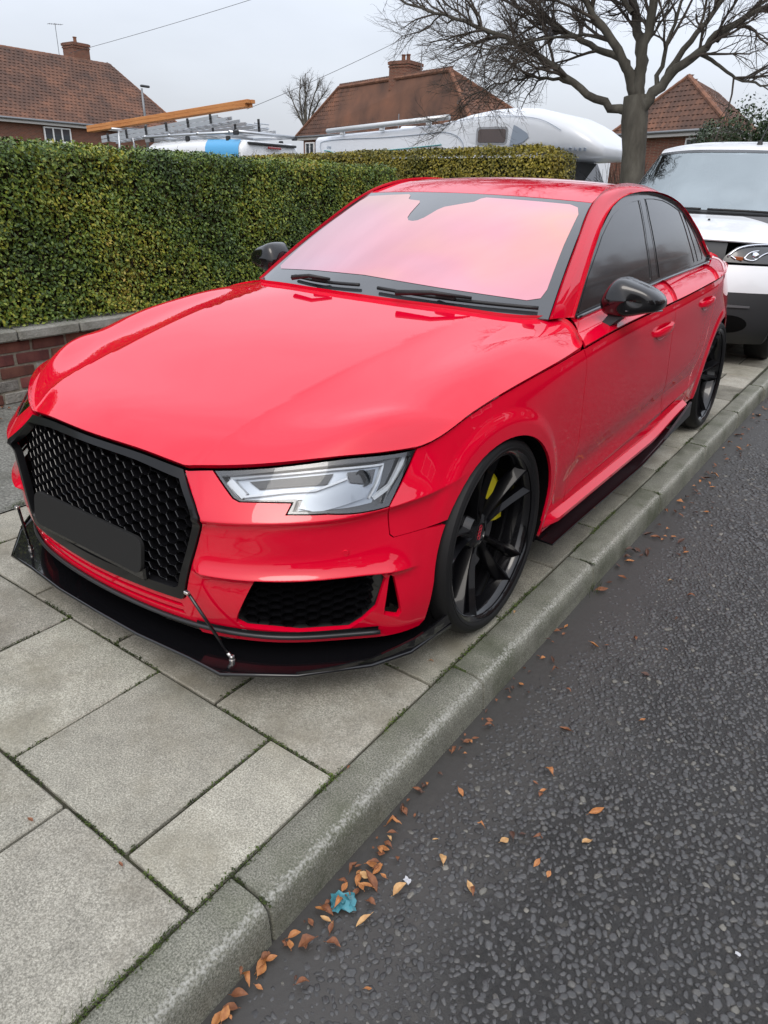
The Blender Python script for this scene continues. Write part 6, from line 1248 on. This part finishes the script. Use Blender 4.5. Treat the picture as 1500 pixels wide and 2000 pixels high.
GUT=[(1.073, -0.806), (1.083, -0.831), (1.085, -0.845), (1.095, -0.865), (1.092, -0.876), (1.089, -0.888), (1.097, -0.893), (1.098, -0.924), (1.113, -0.929), (1.093, -0.928), (1.108, -0.928), (1.135, -0.938), (1.109, -0.916), (1.094, -0.978), (1.11, -0.99), (1.109, -1.007), (1.119, -0.962), (1.119, -0.983), (1.08, -1.013), (1.151, -1.006), (1.095, -1.053), (1.086, -1.078), (1.074, -1.09), (1.097, -1.099), (1.117, -1.101), (1.163, -1.049), (1.067, -1.165), (1.075, -1.186), (1.098, -1.166), (1.1, -1.161), (1.145, -1.131), (1.063, -1.229), (1.062, -1.255), (1.054, -1.242), (1.054, -1.293), (1.064, -1.316), (1.066, -1.344), (1.068, -1.359), (1.063, -1.374), (1.147, -1.229), (1.257, -1.158), (1.082, -1.284), (1.133, -0.88), (1.091, -0.859), (1.064, -0.959), (1.182, -0.94), (1.082, -0.962), (1.098, -0.961)]
ROADL=[(1.071, -0.438), (1.091, -0.343), (1.15, -0.61), (1.244, -0.675), (1.078, -0.433), (1.077, 0.247), (1.141, 0.029), (1.076, 0.073), (1.385, 0.202), (1.081, -0.105), (1.277, -0.211), (1.293, -0.459), (1.321, -0.471), (1.323, -0.491), (1.306, -0.403), (1.375, -0.622), (1.322, -0.654), (1.313, -0.679), (1.474, -0.555), (1.462, -0.453), (1.437, -0.699), (1.404, -0.69), (1.307, -0.84), (1.321, -0.845), (1.449, -0.029), (1.376, 0.823), (1.276, 0.896), (1.374, 0.612), (1.293, 0.38), (1.226, 0.279), (1.114, 2.321), (1.11, 2.216), (1.092, 2.008), (1.136, 1.78), (1.175, -0.776), (1.217, -0.816), (1.339, -0.631), (1.26, 1.199), (1.4, 0.387), (0.97, 0.991), (1.19, 0.251), (1.214, -0.039)]
MID=[(1.06, 1.034), (1.079, 1.081), (1.067, 0.979), (1.118, 1.082), (1.082, 0.711), (1.078, 0.632), (1.046, 0.874), (1.109, 0.786), (1.214, 1.289), (1.244, 1.217), (1.239, 1.151), (1.171, 1.32), (1.09, 2.301), (1.135, 2.288), (1.089, 3.661), (1.099, 3.802), (1.113, 4.024), (1.105, 3.222), (1.115, 3.375), (1.136, 2.612)]
PAVL=[(0.943, 0.099), (0.859, -0.31), (0.459, -1.378), (0.928, -0.809), (0.715, -1.324), (1.085, -1.328)]
for i,(x,y) in enumerate(GUT): leaf(max(x,1.05),y,'dry orange leaf in the gutter heap beside the kerb near the blue scrap','leaves heaped in the near gutter',col=rl.choices((0,1,2),(5,5,2))[0],sc=.95)
for i,(x,y) in enumerate(ROADL): leaf(x,y,'single fallen leaf lying flat on the coarse road','leaves scattered over the road',col=rl.choices((0,1,2,3),(4,4,2,3))[0],sc=.85)
for i,(x,y) in enumerate(MID): leaf(max(x,1.06),y,'brown leaf in the wet clumps along the farther gutter','leaves along the farther gutter',col=rl.choices((0,1,3),(2,4,4))[0],sc=1.3)
for k in range(60):
    y=rl.uniform(-1.6,.3);leaf(1.05+abs(rl.gauss(0,.035)),y,'small brown leaf crumb lying tight against the near kerb face','leaf crumbs along the near kerb',col=rl.choices((1,3,0),(4,4,1))[0],sc=.6)
for (x,y),c in zip(PAVL,(2,0,1,1,1,1)): leaf(x,y,'small leaf fragment on the paving beside a joint','leaf fragments on the paving',z=-.001,col=c,sc=.45)
for k in range(130):                                            # thin drift of leaf scraps further along the gutter and at the wall foot
    y=rl.uniform(.9,8);leaf(1.06+abs(rl.gauss(0,.10)),y,'dark wet leaf scrap drifted against the far kerb','leaf scraps along the far kerb',col=rl.choice((1,3,3,0)),sc=.9)
for k in range(70): leaf(WX+.06+abs(rl.gauss(0,.12)),rl.uniform(-.3,1.6),'brown leaf in the litter at the foot of the brick wall','leaves at the wall foot',z=.002,col=rl.choice((1,3,1,0)),sc=1.2)
# crumpled blue scrap
SCRAP,WHT1,WHT2=(1.101,-1.045),(1.184,-.912),(1.836,-.63)
rs=random.Random(4);A=[]
for i in range(9):
    A.append([((i-4)*.011+rs.gauss(0,.003),(j-3)*.010+rs.gauss(0,.003),.006+.014*abs(math.sin(i*1.1+j*.7))+rs.uniform(0,.006)) for j in range(7)])
BLS=mat('blue_plastic_scrap',(.05,.21,.26),.35);noise_col(BLS,[(.35,(.025,.12,.15)),(.6,(.06,.25,.30)),(.8,(.22,.30,.31))],22,4,.5)
o=obj('crumpled_wrapper',*grid(np.array(A)),BLS,None,smooth=True,sharp=40);o.location=(SCRAP[0],SCRAP[1],-.110);o.scale=(.62,.72,.55);o.rotation_euler=(0,0,R(40));tag(o,'crumpled teal blue plastic scrap among leaves in the gutter','litter')
WB=mat('white_scrap',(.45,.46,.48),.7)
for (x,y),s,lab in ((WHT1,.009,'torn white paper scrap on the road beside the gutter leaves'),(WHT2,.005,'tiny pale pebble on the road near the kerb joint')):
    A=[[((i-2)*s*.5+rs.gauss(0,s*.12),(j-2)*s*.35+rs.gauss(0,s*.12),.003+rs.uniform(0,s*.35)) for j in range(5)] for i in range(5)];o=obj('paper_scrap',*grid(np.array(A)),WB,None);o.location=(x,y,-.108);tag(o,lab,'litter')
# moss lining the joints: tufts nobody could count
MS=leafmat('moss',[(.0,(.012,.016,.005)),(.4,(.03,.045,.008)),(.75,(.07,.11,.015)),(1,(.14,.19,.03))],scale=6,rough=.8)
pts=[];rm=np.random.default_rng(3)
def mossline(a,b,n,w,z=-.006):
    a,b=np.array(a),np.array(b)
    for k in range(n):
        f=rm.random();p=a+(b-a)*f
        if mnoise.noise(Vector((p[0]*5,p[1]*5,1)))<.02: continue
        pts.append((p[0]+rm.normal(0,w),p[1]+rm.normal(0,w),z+rm.uniform(0,.008)))
mossline((.920,-2),(.920,4),5200,.005,-.002)
for y in ycs[3:14]: mossline((-1.1,y),(.915,y),1500,.003,-.006)
for r_,y0 in enumerate(ycs[3:13]):
    odd=int(round((y0+.8525)/.4515))%2;xx=.70 if odd else .478
    while xx>-1.1: mossline((xx,y0),(xx,y0+.45),260,.003,-.006);xx-=.46
for j in kj[3:12]: mossline((.925,j),(1.03,j),160,.003,-.006)
P=np.array(pts);V,F=leaf_cloud(P,np.tile((0,0,1.),(len(P),1)),.0075,8,1.3,.45);o=fast_obj('moss',V,F,MS);tag(o,'green moss lining the joints of slabs and kerb','moss',kind='stuff')
GB=[]
for cx,cy,n_ in ((.915,-1.52,90),(.918,-1.40,60),(-1.18,-.50,140),(1.06,.62,40)):
    for k in range(n_):
        x,y=cx+rm.normal(0,.010),cy+rm.normal(0,.03);h=rm.uniform(.012,.03);dx,dy=rm.normal(0,.008,2);z0=-.10 if cx>1 else 0;GB.append(([(x-.0008,y,z0),(x+.0008,y,z0),(x+dx,y+dy,z0+h)],[(0,1,2)]))
o=obj('grass_tufts',*merge(*GB),MS);tag(o,'short grass tufts growing in the pavement joints','grass',kind='stuff')
